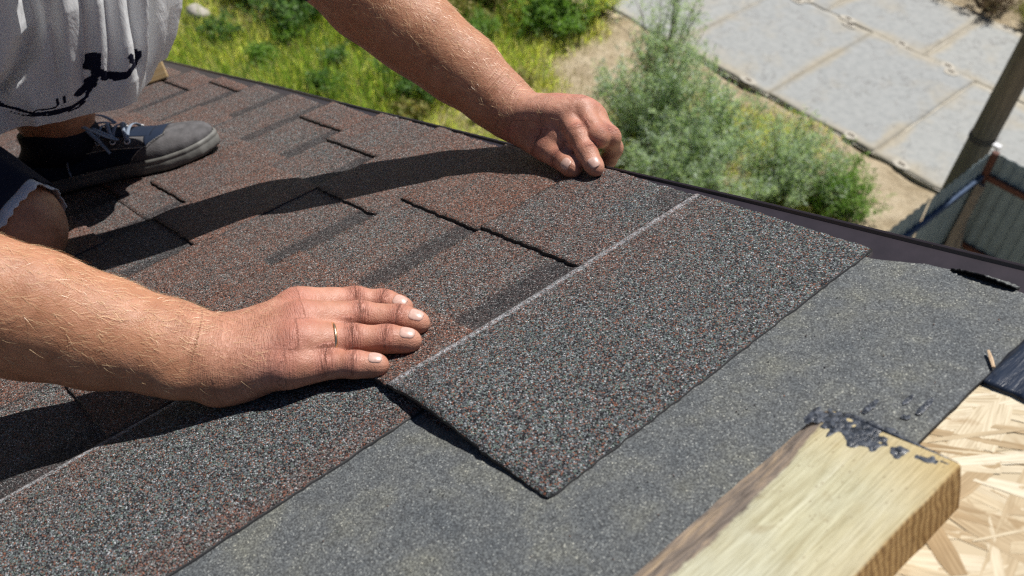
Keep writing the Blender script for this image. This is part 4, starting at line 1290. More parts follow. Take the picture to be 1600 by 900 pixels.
def shoe(H0, fwd, left, upd, flip, label):
    fwd = unit(fwd); upd = unit(upd); left = unit(np.cross(upd, fwd)) * flip
    def T(x, y, z): return A3(H0) + fwd * x + left * y + upd * z - BASE
    L = .285
    X = [0, .006, .018, .05, .10, .15, .19, .22, .25, .268, .279, .285]
    HWL = [.006, .018, .028, .034, .036, .043, .049, .050, .043, .032, .020, .006]     # outer side
    HWM = [.006, .018, .027, .032, .030, .034, .042, .045, .041, .032, .020, .006]     # inner side
    def hw(x, s): return np.interp(x, X, HWL if s > 0 else HWM)
    def spring(x): return .006 * max(0, (x - .20) / .085) ** 2
    xs = np.concatenate([np.linspace(0, .03, 12), np.linspace(.035, .25, 60), np.linspace(.2525, .285, 22)])
    # sole: side wall with a groove
    prof = [(-.004, .0), (.0010, .002), (.0022, .006), (.0022, .0135), (.0012, .0147), (.0018, .0156), (.0014, .0205), (-.003, .0212)]
    V, F = [], []
    outline = [(x, 1) for x in xs] + [(x, -1) for x in xs[::-1]]
    for (x, s) in outline:
        w = hw(x, s)
        nx_ = (x - .14) / .145
        for (o_, z) in prof:
            ox = o_ * np.sign(nx_) * abs(nx_) ** 8
            V.append(T(x + ox, s * (w + o_ * (1 - abs(nx_) ** 10)), z + spring(x)))
    K = len(prof); n = len(outline)
    for i in range(n):
        j = (i + 1) % n
        for k in range(K - 1): F.append((i * K + k, j * K + k, j * K + k + 1, i * K + k + 1))
    for i in range(len(xs) - 1):
        a, b, c, d = i, i + 1, n - 2 - i, n - 1 - i
        F.append((a * K, d * K, c * K, b * K)); F.append((a * K + K - 1, b * K + K - 1, c * K + K - 1, d * K + K - 1))
    root = mesh_obj('shoe', V, F, RUBBER, person, True)
    root['label'] = label
    # upper
    TZ = [(0, .046), (.012, .058), (.04, .058), (.07, .056), (.095, .066), (.11, .070), (.14, .065), (.17, .057), (.20, .050), (.23, .046), (.255, .041), (.272, .036), (.281, .029), (.285, .024)]
    def top(x): return np.interp(x, [a for a, b in TZ], [b for a, b in TZ])
    nph = 72
    ph = np.linspace(0, math.pi, nph)
    G_ = np.zeros((len(xs), nph, 3)); S_ = np.zeros((len(xs), nph, 2))
    for i, x in enumerate(xs):
        for j, p in enumerate(ph):
            c, s = math.cos(p), math.sin(p)
            w = hw(x, 1 if c >= 0 else -1) - .0012
            ex = .72 if x < .2 else .80
            y = math.copysign(abs(c) ** .78, c) * w
            z0 = .0198 + spring(x)
            z = z0 + max(0, top(x) + spring(x) - z0) * abs(s) ** ex
            z += .0008 * math.sin(40 * x + 3 * p)
            G_[i, j] = T(x * .992 + .001, y, z); S_[i, j] = (x, p)
    groups = {'toe_cap': [], 'side_panel': [], 'eyestay': [], 'tongue': [], 'heel_panel': []}
    for i in range(len(xs) - 1):
        for j in range(nph - 1):
            x = (xs[i] + xs[i + 1]) / 2; p = math.degrees((ph[j] + ph[j + 1]) / 2); q = min(p, 180 - p)
            f = (i * nph + j, (i + 1) * nph + j, (i + 1) * nph + j + 1, i * nph + j + 1)
            xt = .165 + .0009 * q if q < 62 else .165 + .0009 * 62
            if x > xt + .004: g = 'toe_cap'
            elif .088 < x < .200 and 20 + (x - .09) * 60 < q < 64: g = 'eyestay'
            elif .088 < x < .205 and q >= 64: g = 'tongue'
            elif x < .045: g = 'heel_panel'
            else: g = 'side_panel'
            groups[g].append(f)
    mats = {'toe_cap': SUEDE, 'side_panel': CANVAS, 'eyestay': SUEDE, 'tongue': CANVAS, 'heel_panel': CANVAS}
    Vall = G_.reshape(-1, 3)
    cen = Vall.mean(0)
    for g, fl in groups.items():
        fl = np.array(fl); used = np.unique(fl); mp = np.full(len(Vall), -1); mp[used] = np.arange(len(used))
        o = mesh_obj(g, Vall[used], mp[fl][:, ::(1 if flip > 0 else -1)], mats[g], root, True)
        md = o.modifiers.new('thickness', 'SOLIDIFY'); md.thickness = .0022 if g in ('toe_cap', 'eyestay') else .0014; md.offset = 1 if g in ('toe_cap', 'eyestay') else 0
    def onup(x, pdeg, off=.0):
        i = np.interp(x, xs, np.arange(len(xs))); j = pdeg / 180 * (nph - 1)
        i0, j0 = int(min(i, len(xs) - 2)), int(min(j, nph - 2)); fi, fj = i - i0, j - j0
        P = (G_[i0, j0] * (1 - fi) + G_[i0 + 1, j0] * fi) * (1 - fj) + (G_[i0, j0 + 1] * (1 - fi) + G_[i0 + 1, j0 + 1] * fi) * fj
        du = G_[i0 + 1, j0] - G_[i0, j0]; dv = G_[i0, j0 + 1] - G_[i0, j0]
        nn = np.cross(du, dv); nn = nn / np.linalg.norm(nn)
        if nn @ (P - T(x, 0, .03)) < 0: nn = -nn
        return P + nn * off, nn, du / np.linalg.norm(du)
    # eyelets and laces
    ex = [.098, .118, .138, .158, .178]
    holes = {}
    for s in (1, -1):
        for q, x in enumerate(ex):
            pd = 44 if s > 0 else 136
            P, nn, du = onup(x, pd, .0026)
            b = np.cross(nn, du)
            m = MB(); m.tube([tuple(P + (du * math.cos(a) + b * math.sin(a)) * .0036) for a in [2 * math.pi * k / 16 for k in range(16)]], .0011, 6, closed=True)
            m.obj('eyelet', EYELET, root, True); holes[(s, q)] = (P, nn)
    def strap(pts, w=.0028, hgt=.0011):
        """flat lace along pts"""
        m = MB(); pts = [Vector(p) for p in pts]; rg = []
        for i, p in enumerate(pts):
            tt = (pts[min(i + 1, len(pts) - 1)] - pts[max(i - 1, 0)]).normalized(); upz = Vector(upd); sd = tt.cross(upz)
            sd = sd.normalized() if sd.length > 1e-4 else Vector(left); uz = sd.cross(tt)
            rg.append([p + sd * (w * math.cos(a)) + uz * (hgt * math.sin(a)) for a in [2 * math.pi * k / 10 for k in range(10)]])
        v = [q for r in rg for q in r]
        m.add(v, [(i * 10 + k, i * 10 + (k + 1) % 10, (i + 1) * 10 + (k + 1) % 10, (i + 1) * 10 + k) for i in range(len(rg) - 1) for k in range(10)])
        return m.obj('lace', LACE, root, True)
    def curve(P0, P1, h, n=12):
        P0, P1 = A3(P0), A3(P1)
        return [tuple(P0 * (1 - t_) + P1 * t_ + upd * (h * 4 * t_ * (1 - t_))) for t_ in np.linspace(0, 1, n)]
    for q in range(5):
        strap(curve(holes[(1, q)][0], holes[(-1, q)][0], .012))
        if q < 4: strap(curve(holes[(1, q)][0] + upd * .001, holes[(-1, q + 1)][0] + upd * .001, .014))
    knot = T(.105, 0, top(.105) + .006)
    m = MB(); m.tube([tuple(knot - left * .007), tuple(knot), tuple(knot + left * .007)], [.003, .0055, .003], 8); m.obj('lace_knot', LACE, root, True)
    inner = -left
    for pts in ([(0, 0, 0), (.012, .020, .012), (.030, .034, .006), (.052, .036, -.012), (.060, .030, -.020), (.046, .024, -.010), (.022, .012, .002), (0, 0, 0)],
                [(0, 0, 0), (.010, -.018, .010), (.030, -.028, .004), (.045, -.024, -.010), (.03, -.014, -.002), (0, 0, 0)],
                [(0, 0, 0), (-.004, .016, .006), (-.012, .030, -.012), (-.016, .036, -.034), (-.018, .037, -.052)],
                [(0, 0, 0), (.012, .014, .008), (.026, .026, .0), (.040, .034, -.020), (.046, .036, -.034)]):
        P = [knot + fwd * a + inner * b + upd * c for a, b, c in pts]
        P = A3(P); tt = np.linspace(0, len(P) - 1, 40); i0 = np.minimum(tt.astype(int), len(P) - 2); f = tt - i0
        pm1, p0, p1, p2 = P[np.maximum(i0 - 1, 0)], P[i0], P[i0 + 1], P[np.minimum(i0 + 2, len(P) - 1)]; f = f[:, None]
        cr = .5 * ((2 * p0) + (-pm1 + p1) * f + (2 * pm1 - 5 * p0 + 4 * p1 - p2) * f ** 2 + (-pm1 + 3 * p0 - 3 * p1 + p2) * f ** 3)
        strap([tuple(p) for p in cr], .0032)
    # stitched seams
    for s in (0, 1):
        m = MB()
        for k in range(44):
            q = 6 + k * 1.35
            for dx in (.007, ):
                a, _, _ = onup(.165 + .0009 * min(q, 62) + dx, q if s == 0 else 180 - q, .0024); b, _, _ = onup(.165 + .0009 * min(q + .8, 62) + dx, q + .8 if s == 0 else 180 - q - .8, .0024)
                m.tube([tuple(a), tuple(b)], .00055, 4)
        for k in range(60):
            x = .097 + k * .0017; pd = 20 + (x - .09) * 60 + 3
            if x > .196: break
            a, _, _ = onup(x, pd if s == 0 else 180 - pd, .0024); b, _, _ = onup(x + .0011, pd if s == 0 else 180 - pd, .0024)
            m.tube([tuple(a), tuple(b)], .00055, 4)
        o = m.obj('seam', THREAD, root); o['kind'] = 'stuff'
    return root

HEEL_L = A3((-.884, -.388, .0005)); FWD_L = unit((.56, .83, 0))
shoe(HEEL_L, FWD_L, None, (0, 0, 1), 1, 'grey and navy canvas shoe with white eyelets')
sock('sock', ANK_L, ANK_L + (.0, .0, .012), HEEL_L + FWD_L * .035 + (0, 0, .045), HEEL_L + FWD_L * .16 + (0, 0, .038))
# the other foot, tucked behind the kneeling leg
FWD_R = unit((-.15, -.05, -.55)); UP_R = unit((-.75, -.1, .2))
shoe(ANK_R + (.075, .01, .115), FWD_R, None, UP_R, -1, 'shoe of the kneeling leg, out of frame')
sock('sock', ANK_R, ANK_R + unit(KNEE_R - ANK_R) * .05, ANK_R + (-.01, 0, .02), ANK_R + (-.08, -.02, -.0))

# ================================================================== GROUND, SLABS, FENCE, PLANTS
def mat_soil():
    t = NT('sandy soil'); c = t.coord()
    big = t.noise(c, .55, 5, .6)
    mid = t.noise(c, 3.2, 6, .65)
    fine = t.noise(c, 40.0, 5, .7)
    col = t.ramp(mid, [(.30, (.27, .21, .13)), (.50, (.41, .335, .225)), (.70, (.50, .42, .30))])
    dirt = t.ramp(mid, [(.3, (.20, .20, .06)), (.6, (.32, .31, .11)), (.8, (.42, .38, .19))])
    col = t.mix(t.attr('humus'), col, dirt)
    col = t.mix(t.gray(fine, .55, .72, 0, .5), col, (.16, .125, .08))
    nm = t.bump(fine, .7, .03); nm = t.bump(mid, .6, .15, nm)
    return t.done(col, .95, nm, .1)

EDGE_Y = 9.32                                   # near edge of the slab road
def grassiness(x, y):
    """0 sand .. 1 lush, from patches"""
    p = np.stack([x, y, x * 0], -1)
    g = .62 + .55 * vnoise(p, .55, 60) + .30 * vnoise(p, 1.7, 61)
    g -= .75 * np.exp(-(((x + 7.6) / 1.15) ** 2 + ((y - 8.0) / .95) ** 2))        # bare sandy spot
    g -= 1.5 * np.exp(-(((x + 2.9) / 1.1) ** 2 + ((y - 8.6) / .8) ** 2))          # sand by the fence
    g -= .7 * sstep(EDGE_Y - .75, EDGE_Y - .1, y)
    g += .35 * sstep(-7.5, -9.0, x)
    g = np.where(x > -1.9, -.2, g)
    return g
xs_ = np.concatenate([-np.geomspace(600, 16, 24), np.linspace(-15.5, 3, 150), np.geomspace(4, 600, 24)])
ys_ = np.concatenate([-np.geomspace(600, 6, 24), np.linspace(-5, 18, 160), np.geomspace(19, 600, 24)])
gx, gy = np.meshgrid(xs_, ys_, indexing='ij')
near = np.exp(-((np.clip(np.abs(gx + 6) - 10, 0, None) ** 2 + np.clip(np.abs(gy - 7) - 8, 0, None) ** 2) / 9))
gz = GZ - .05 + near * (.06 * vnoise(np.stack([gx, gy, gx * 0], -1), .8, 70) + .03 * vnoise(np.stack([gx, gy, gx * 0], -1), 2.6, 71))
gz = np.where((gy > EDGE_Y + .04) & (gy < 14.2), GZ - .16, gz)
hum = np.clip(grassiness(gx, gy), 0, 1) * near
ix = np.arange(gx.size).reshape(gx.shape)
q = np.stack([ix[:-1, :-1], ix[1:, :-1], ix[1:, 1:], ix[:-1, 1:]], -1).reshape(-1, 4)
ground = mesh_obj('ground', np.stack([gx, gy, gz], -1).reshape(-1, 3), q, mat_soil(), None, True, {'humus': hum.reshape(-1)})
tag(ground, 'sandy soil below the house', kind='structure')
def gh(x, y):
    x, y = np.asarray(x, float), np.asarray(y, float); p = np.stack([x, y, x * 0], -1)
    return GZ - .05 + .06 * vnoise(p, .8, 70) + .03 * vnoise(p, 2.6, 71)

# --- slab road
def mat_concrete():
    t = NT('weathered concrete'); c = t.coord()
    oi = t.new('ObjectInfo')
    big = t.noise(c, 1.3, 6, .6); mid = t.noise(c, 9.0, 6, .65); fine = t.noise(c, 90.0, 4, .7)
    col = t.ramp(mid, [(.3, (.26, .268, .262)), (.5, (.31, .316, .306)), (.75, (.35, .354, .342))])
    sand = t.ramp(mid, [(.3, (.32, .285, .22)), (.7, (.40, .355, .275))])
    col = t.mix(t.gray(t.math('ADD', big, t.math('MULTIPLY', t.attr('edge'), .55)), .52, .80, 0, .85), col, sand)
    col = t.mix(1.0, col, t.ramp(oi.outputs['Random'], [(0, (.92, .93, .95)), (1, (1.06, 1.05, 1.02))]), 'MULTIPLY')
    col = t.mix(t.gray(fine, .62, .75, 0, .35), col, (.22, .21, .195))
    st = t.noise(c, 2.6, 6, .7, .8)
    col = t.mix(t.gray(st, .56, .74, 0, .38), col, (.235, .235, .23))
    col = t.mix(t.gray(t.noise(c, 14.0, 5, .7), .60, .72, 0, .30), col, (.27, .26, .235))
    cv = t.math('ABSOLUTE', t.math('SUBTRACT', t.noise(c, 1.1, 7, .62, .4), .5))
    col = t.mix(t.gray(cv, .0, .006, .65, 0), col, (.13, .12, .11))
    nm = t.bump(fine, .2, .004)
    return t.done(col, .9, nm, .2)
CONC = mat_concrete()
road = empty('slab_road', (-4, 11.5, GZ))
tag(road, 'pale concrete slab road across the yard', kind='structure')
LOOP = mat_plain('rusty lifting loop', (.16, .10, .06), .8, 60, .4)
SANDM = mat_plain('blown sand', (.40, .37, .31), .95, 25, .2, .5)
rr = random.Random(3)
def slab_piece(x0, x1, y0, y1, dz):
    n = 26
    gx, gy = np.meshgrid(np.linspace(x0, x1, n), np.linspace(y0, y1, 36), indexing='ij')
    p = np.stack([gx, gy, gx * 0], -1)
    jag = .02
    gx[0] += .6 * jag * vnoise(p[0], 3, 80); gx[-1] += .6 * jag * vnoise(p[-1], 3, 81); gy[:, 0] += jag * 1.5 * vnoise(p[:, 0], 4, 82); gy[:, -1] += jag * vnoise(p[:, -1], 4, 83)
    gzz = GZ + dz + .006 * vnoise(p, 1.2, 84)
    ed = np.minimum(np.minimum(gx - x0, x1 - gx) / .16, np.minimum(gy - y0, y1 - gy) / .22)
    ed = np.clip(1 - ed, 0, 1) * (.6 + .6 * vnoise(p, 1.1, 85))
    o = slab('concrete_slab', np.stack([gx - road.location.x, gy - road.location.y, gzz - GZ], -1), .14, (CONC, CONC), road, {'edge': ed})
    # sand-filled recesses of the lifting loops
    for (fx, fy) in ((.22, .02), (.78, .02), (.22, .965), (.80, .965)):
        cx, cy = x0 + (x1 - x0) * fx, y0 + (y1 - y0) * fy
        if rr.random() < .25: continue
        m = MB(); k = 14
        rx_, ry_ = .085 + .05 * rr.random(), .05 + .04 * rr.random()
        ring = [(cx + rx_ * math.cos(a) * (1 + .25 * rr.random()) - road.location.x, cy + ry_ * math.sin(a) * (1 + .2 * rr.random()) - road.location.y, dz + .007) for a in [2 * math.pi * i / k for i in range(k)]]
        m.add(ring + [(cx - road.location.x, cy - road.location.y, dz + .016)], [(i, (i + 1) % k, k) for i in range(k)])
        m.obj('sand_pad', SANDM, o)
        m = MB(); m.tube([(cx - .045 - road.location.x, cy - road.location.y, dz + .008), (cx - .03 - road.location.x, cy - road.location.y, dz + .028), (cx + .03 - road.location.x, cy - road.location.y, dz + .03), (cx + .05 - road.location.x, cy - road.location.y, dz + .008)], .007, 5)
        m.obj('lifting_loop', LOOP, o)
    return o
W_, Lr = 1.72, 2.565
for row, (y0, y1, off) in enumerate([(EDGE_Y, EDGE_Y + Lr - .018, -7.14), (EDGE_Y + Lr, EDGE_Y + Lr + 1.75, -4.56 - 2 * W_)]):
    for k in range(-14, 9):
        x0 = off + k * W_ - W_; x1 = x0 + W_ - .022
        if x1 < -30 or x0 > 4: continue
        slab_piece(x0, x1, y0, y1, rr.uniform(-.015, .012))
# sand drifted into the joints
jx, jy = np.meshgrid(np.linspace(-30, 4, 380), np.linspace(EDGE_Y - .02, EDGE_Y + Lr + 1.8, 120), indexing='ij')
jz = -.026 + .008 * vnoise(np.stack([jx, jy, jx * 0], -1), 2.2, 90) + .008 * vnoise(np.stack([jx, jy, jx * 0], -1), 7.0, 91)
ix = np.arange(jx.size).reshape(jx.shape); q = np.stack([ix[:-1, :-1], ix[1:, :-1], ix[1:, 1:], ix[:-1, 1:]], -1).reshape(-1, 4)
o = mesh_obj('joint_sand', np.stack([jx + 4, jy - 11.5, jz], -1).reshape(-1, 3), q, SANDM, road, True)
o['kind'] = 'stuff'

# --- fence of profiled sheets at the corner of the yard
FX, FY, FT = -1.95, 7.82, -4.93
SHEET = mat_plain('grey green coated sheet', (.22, .29, .31), .5, 8, .12, .0)
SHEET2 = mat_plain('grey green sheet back', (.20, .27, .30), .55, 8, .15, .0)
RUST = mat_plain('red oxide steel', (.12, .045, .028), .7, 40, .35, .2)
RAILB = mat_plain('blue grey rail', (.075, .105, .165), .9, 30, .25, spec=.1)
GREYWOOD = mat_wood('weathered plank', (.17, .145, .12), (.36, .32, .26), 'n', .5)
fence = empty('metal_fence', (FX, FY, GZ))
tag(fence, 'grey corrugated metal fence corner with rails beside the pole', 'fence')
def sheet(x0, y0, x1, y1, z0, z1, mat):
    L = math.hypot(x1 - x0, y1 - y0); d = ((x1 - x0) / L, (y1 - y0) / L); nr = (-d[1], d[0])
    V, F = [], []
    per = .115; k = 0; pts = []
    s = 0
    while s < L:
        for a, h in ((0, 0), (.045, 0), (.0575, .012), (.1025, .012)):
            if s + a <= L: pts.append((s + a, h))
        s += per
    for (a, h) in pts:
        for z in (z0, z1): V.append((x0 + d[0] * a + nr[0] * h - FX, y0 + d[1] * a + nr[1] * h - FY, z - GZ))
    F = [(2 * i, 2 * i + 2, 2 * i + 3, 2 * i + 1) for i in range(len(pts) - 1)]
    o = mesh_obj('fence_sheet', V, F, mat, fence); md = o.modifiers.new('thickness', 'SOLIDIFY'); md.thickness = .0025
    return o
for i in range(5):
    sheet(FX, FY - i * 1.15, FX, FY - (i + 1) * 1.15 + .004, GZ + .05, FT + (.01 if i % 2 else 0), SHEET2)
for i in range(5):
    sheet(FX + .03 + i * 1.15, FY, FX + .03 + (i + 1) * 1.15 - .004, FY, GZ + .05, FT - .02 + (.01 if i % 2 else 0), SHEET)
def fbox(name, a, b, mat):
    m = MB(); m.box((a[0] - FX, a[1] - FY, a[2] - GZ), (b[0] - FX, b[1] - FY, b[2] - GZ)); return bevel_mod(m.obj(name, mat, fence), .004)
fbox('post', (FX + .015, FY - .075, GZ), (FX + .075, FY - .016, FT + .02), RUST)
fbox('post', (FX + .015, FY - 2.45, GZ), (FX + .075, FY - 2.39, FT - .03), RUST)
fbox('post', (FX + 2.5, FY - .075, GZ), (FX + 2.56, FY - .016, FT - .03), RUST)
for z in (FT - .28, FT - 1.15):
    fbox('rail', (FX + .016, FY - 5.6, z - .03), (FX + .056, FY - .08, z + .03), RAILB)
    fbox('rail', (FX + .08, FY - .056, z - .03), (FX + 5.7, FY - .016, z + .03), RUST)
m = MB()
m.tube([(.10, -.30, .02), (.085, -.20, .95), (.075, -.12, FT - GZ - .33)], [.055, .055, .05], 4)
m.obj('brace_plank', GREYWOOD, fence)
m = MB(); m.tube([(.30, -.28, .35), (.13, -.16, .80), (.085, -.10, .95)], [.03, .03, .028], 4); m.obj('brace_plank', GREYWOOD, fence)
m = MB(); m.box((-.03, -.02, FT - GZ + .022), (.05, .05, FT - GZ + .06)); bevel_mod(m.obj('post_cap', EYELET, fence), .01)

# --- pole behind the fence corner
POLEM = mat_wood('grey weathered pole', (.085, .072, .055), (.20, .172, .132), 'n', .30, .85)
pole = empty('utility_pole', (-2.262, 8.2, GZ))
tag(pole, 'grey weathered utility pole standing behind the fence corner', 'pole')
m = MB(); m.tube([(-.02, 0, -.1), (.035, 0, 1.2), (.115, .004, 3.0), (.225, 0, 5.5), (.365, 0, 8.6)], [.132, .129, .123, .114, .102], 20)
m.obj('shaft', POLEM, pole, True)
for z in (1.62, 1.66):
    m = MB(); m.tube([(.054 + .131 * math.cos(a), .131 * math.sin(a), z + .01 * math.sin(a)) for a in [2 * math.pi * k / 28 for k in range(28)]], .008, 5, closed=True); m.obj('wire_band', TRIM, pole)

# --- plants
def leaf_mesh(P, D, N, L, W, bend=.2):
    """one folded leaf per row: base point, direction, normal, length, width"""
    n = len(P); D = D / np.linalg.norm(D, axis=1, keepdims=True)
    S = np.cross(D, N); S /= np.maximum(np.linalg.norm(S, axis=1, keepdims=True), 1e-9); N2 = np.cross(S, D)
    L = np.broadcast_to(np.asarray(L, float), n)[:, None]; W = np.broadcast_to(np.asarray(W, float), n)[:, None]
    a = P; b = P + D * L * .45 + S * W * .5 + N2 * L * bend * .25; c = P + D * L - N2 * L * bend * .5; d = P + D * L * .45 - S * W * .5 + N2 * L * bend * .25
    V = np.stack([a, b, c, d], 1).reshape(-1, 3)
    i = np.arange(n) * 4
    return V, np.stack([i, i + 1, i + 2, i + 3], -1)

BARK = mat_plain('twig bark', (.10, .07, .045), .9, 60, .4)
SILVER = mat_leaf('silver green leaf', [(.14, .21, .13), (.28, .37, .27), (.42, .50, .42), (.56, .62, .55), (.30, .42, .18), (.36, .45, .32), (.40, .50, .22)], .4, .5)
FRESH = mat_leaf('fresh green leaf', [(.08, .17, .03), (.14, .27, .045), (.20, .34, .06), (.26, .40, .10), (.11, .20, .05)], .5, .4)
DEEP = mat_leaf('deep green leaf', [(.05, .11, .03), (.09, .18, .05), (.15, .26, .075), (.22, .34, .11)], .5, .45)
OLIVE = mat_leaf('olive brown leaf', [(.18, .21, .05), (.27, .27, .07), (.32, .21, .08), (.20, .26, .07), (.38, .30, .12), (.14, .22, .05)], .6, .35)
DRY = mat_leaf('dry brown weed', [(.13, .07, .045), (.20, .12, .07), (.26, .19, .11), (.10, .06, .05), (.15, .16, .07)], .8, .2)
GRASSM = mat_leaf('meadow grass', [(.46, .54, .09), (.66, .64, .14), (.74, .68, .24), (.44, .54, .11), (.76, .66, .32), (.80, .70, .48), (.24, .36, .08), (.66, .64, .20), (.16, .28, .06), (.36, .46, .10)], .5, .75)

def shrub(name, label, cx, cy, rad, height, stems, per, leaf, width, mat, seed, lean=(0, 0), group=None, spread=1.0, cat='shrub', up=.35, tips=0):
    r = np.random.default_rng(seed)
    z0 = float(gh(cx, cy))
    root = empty(name, (cx, cy, z0)); tag(root, label, cat, group)
    sb = MB(); P, D = [], []
    for s in range(stems):
        a = r.uniform(0, 2 * math.pi); q = rad * math.sqrt(r.random()) * spread
        bx, by = .25 * q * math.cos(a), .25 * q * math.sin(a)
        ex, ey = q * math.cos(a) + lean[0], q * math.sin(a) + lean[1]
        hh = height * r.uniform(.55, 1.0) * (1 - .45 * (q / max(rad, .01)) ** 2)
        pts = []
        for t_ in np.linspace(0, 1, 6):
            pts.append((bx + (ex - bx) * t_ ** 1.3 + .03 * r.normal() * t_, by + (ey - by) * t_ ** 1.3 + .03 * r.normal() * t_, hh * t_ ** .85))
        sb.tube(pts, list(np.linspace(.010, .003, 6)), 4, cap=False)
        # side twigs carry the leaves
        pts = A3(pts)
        for b in range(max(2, per // 14)):
            t_ = .12 + .88 * r.random() ** .75; i = min(int(t_ * 5), 4); f = t_ * 5 - i
            p = pts[i] * (1 - f) + pts[i + 1] * f
            dr = unit(r.normal(size=3) + A3((0, 0, up * 2))); ln = r.uniform(.08, .26) * height ** .5
            for k in range(14):
                g = r.random()
                P.append(p + dr * ln * g + r.normal(size=3) * .016); D.append(unit(dr * .8 + r.normal(size=3) * .8))
        for k in range(tips):
            P.append(pts[-1] + A3((0, 0, .02 * k)) + r.normal(size=3) * .012); D.append(unit(r.normal(size=3) + (0, 0, .6)))
    sb.obj('stem', BARK, root)
    P = A3(P); D = A3(D); n = len(P)
    cl = .75 + .5 * r.random()
    V, F = leaf_mesh(P, D, r.normal(size=(n, 3)) * .8 + (.0, .6, 1.4), leaf * r.uniform(.4, 1.5, n), width * r.uniform(.7, 1.2, n))
    V[:, 2] = np.maximum(V[:, 2], .0)
    o = mesh_obj('foliage', V, F, mat, root)
    o['kind'] = 'stuff'
    return root

# the large silvery bush beyond the verge, several clumps that grow into one another
shrub('silver_bush', 'tall silvery green bush beyond the verge, right beside the far hand', -5.85, 7.30, .85, 1.75, 58, 220, .066, .015, SILVER, 1, tips=9)
shrub('silver_bush', 'middle silvery green bush with drooping sides above the white guide line', -5.0, 7.45, .80, 1.35, 54, 210, .062, .015, SILVER, 17, tips=7)
shrub('silver_bush', 'low silvery green bush spreading toward the fence along the verge', -4.05, 7.80, .90, .95, 62, 190, .060, .014, SILVER, 2, tips=6)
shrub('silver_bush', 'silvery bush with tall shoots rising against the slab edge', -6.45, 8.20, .70, 1.85, 36, 150, .060, .014, SILVER, 3, tips=16)
shrub('silver_bush', 'dense silvery bush lowest in view against the dark trim', -4.65, 6.70, .85, 1.20, 60, 210, .060, .014, SILVER, 4, tips=6)
shrub('green_bush', 'light green weed bush on the sand beside the fence', -3.45, 8.15, .65, .60, 50, 150, .045, .016, FRESH, 5)
shrub('dark_bush', 'dark green bush above the grass left of the arm', -11.4, 5.5, .95, .85, 60, 150, .06, .028, DEEP, 6)
shrub('dark_bush', 'dark green shrub under the forearm against the grass', -8.6, 5.75, .65, .60, 44, 130, .055, .024, DEEP, 7)
shrub('leafy_weed', 'bright round leaved weed close under the forearm', -10.2, 5.95, .40, .50, 22, 110, .075, .05, FRESH, 8)
shrub('green_bush', 'fresh green bush at the top between arm and sand', -8.75, 8.2, .75, .75, 46, 140, .06, .030, FRESH, 9)
shrub('olive_bush', 'olive and brown bush at the top beside the upper arm', -9.75, 7.7, .85, .65, 48, 140, .055, .026, OLIVE, 10)
shrub('green_bush', 'pale green bushy weed next to the forearm', -8.9, 6.95, .45, .55, 30, 110, .05, .012, FRESH, 11, up=.9)
shrub('green_bush', 'green tuft of weeds at the corner of the slab road', -8.45, 9.0, .45, .55, 30, 120, .05, .012, GRASSM, 12, up=.9)
shrub('dry_weed', 'dry reddish weed on the far side of the slab road', -4.70, 13.95, .55, .50, 40, 120, .07, .010, DRY, 13, up=.8)
shrub('dry_weed', 'dry grey weed at the far slab edge, left one', -5.5, 13.9, .40, .35, 26, 90, .06, .012, DRY, 14, up=.6)
shrub('dry_weed', 'dry brown weed near the pole beyond the slabs', -3.9, 14.1, .45, .40, 28, 100, .06, .012, OLIVE, 15, up=.7)
shrub('dark_bush', 'dark leafy shrub at the very top left of the arm', -12.6, 5.3, .7, .7, 40, 130, .06, .03, DEEP, 16)

WEEDS = ['dark small weed in the grass midway along the verge', 'light green weed in the grass further left', 'olive weed low against the verge under the wrist', 'dark weed in the grass nearest the raised knee', 'light green weed close below the forearm', 'olive weed between sand and forearm', 'dark weed in the middle of the bright grass', 'light green weed below the dark bush']
for i, (wx, wy, wr, wh) in enumerate([(-9.4, 4.6, .34, .40), (-10.6, 4.3, .30, .36), (-8.1, 5.1, .30, .34), (-11.6, 4.2, .34, .42), (-9.2, 5.9, .32, .40), (-7.7, 6.7, .30, .36), (-9.9, 5.1, .26, .34), (-10.9, 4.9, .30, .40)]):
    shrub('meadow_weed', WEEDS[i], wx, wy, wr, wh, 16, 90, .055, .026, (DEEP, FRESH, OLIVE)[i % 3], 40 + i, group='weeds in the meadow grass', cat='weed')

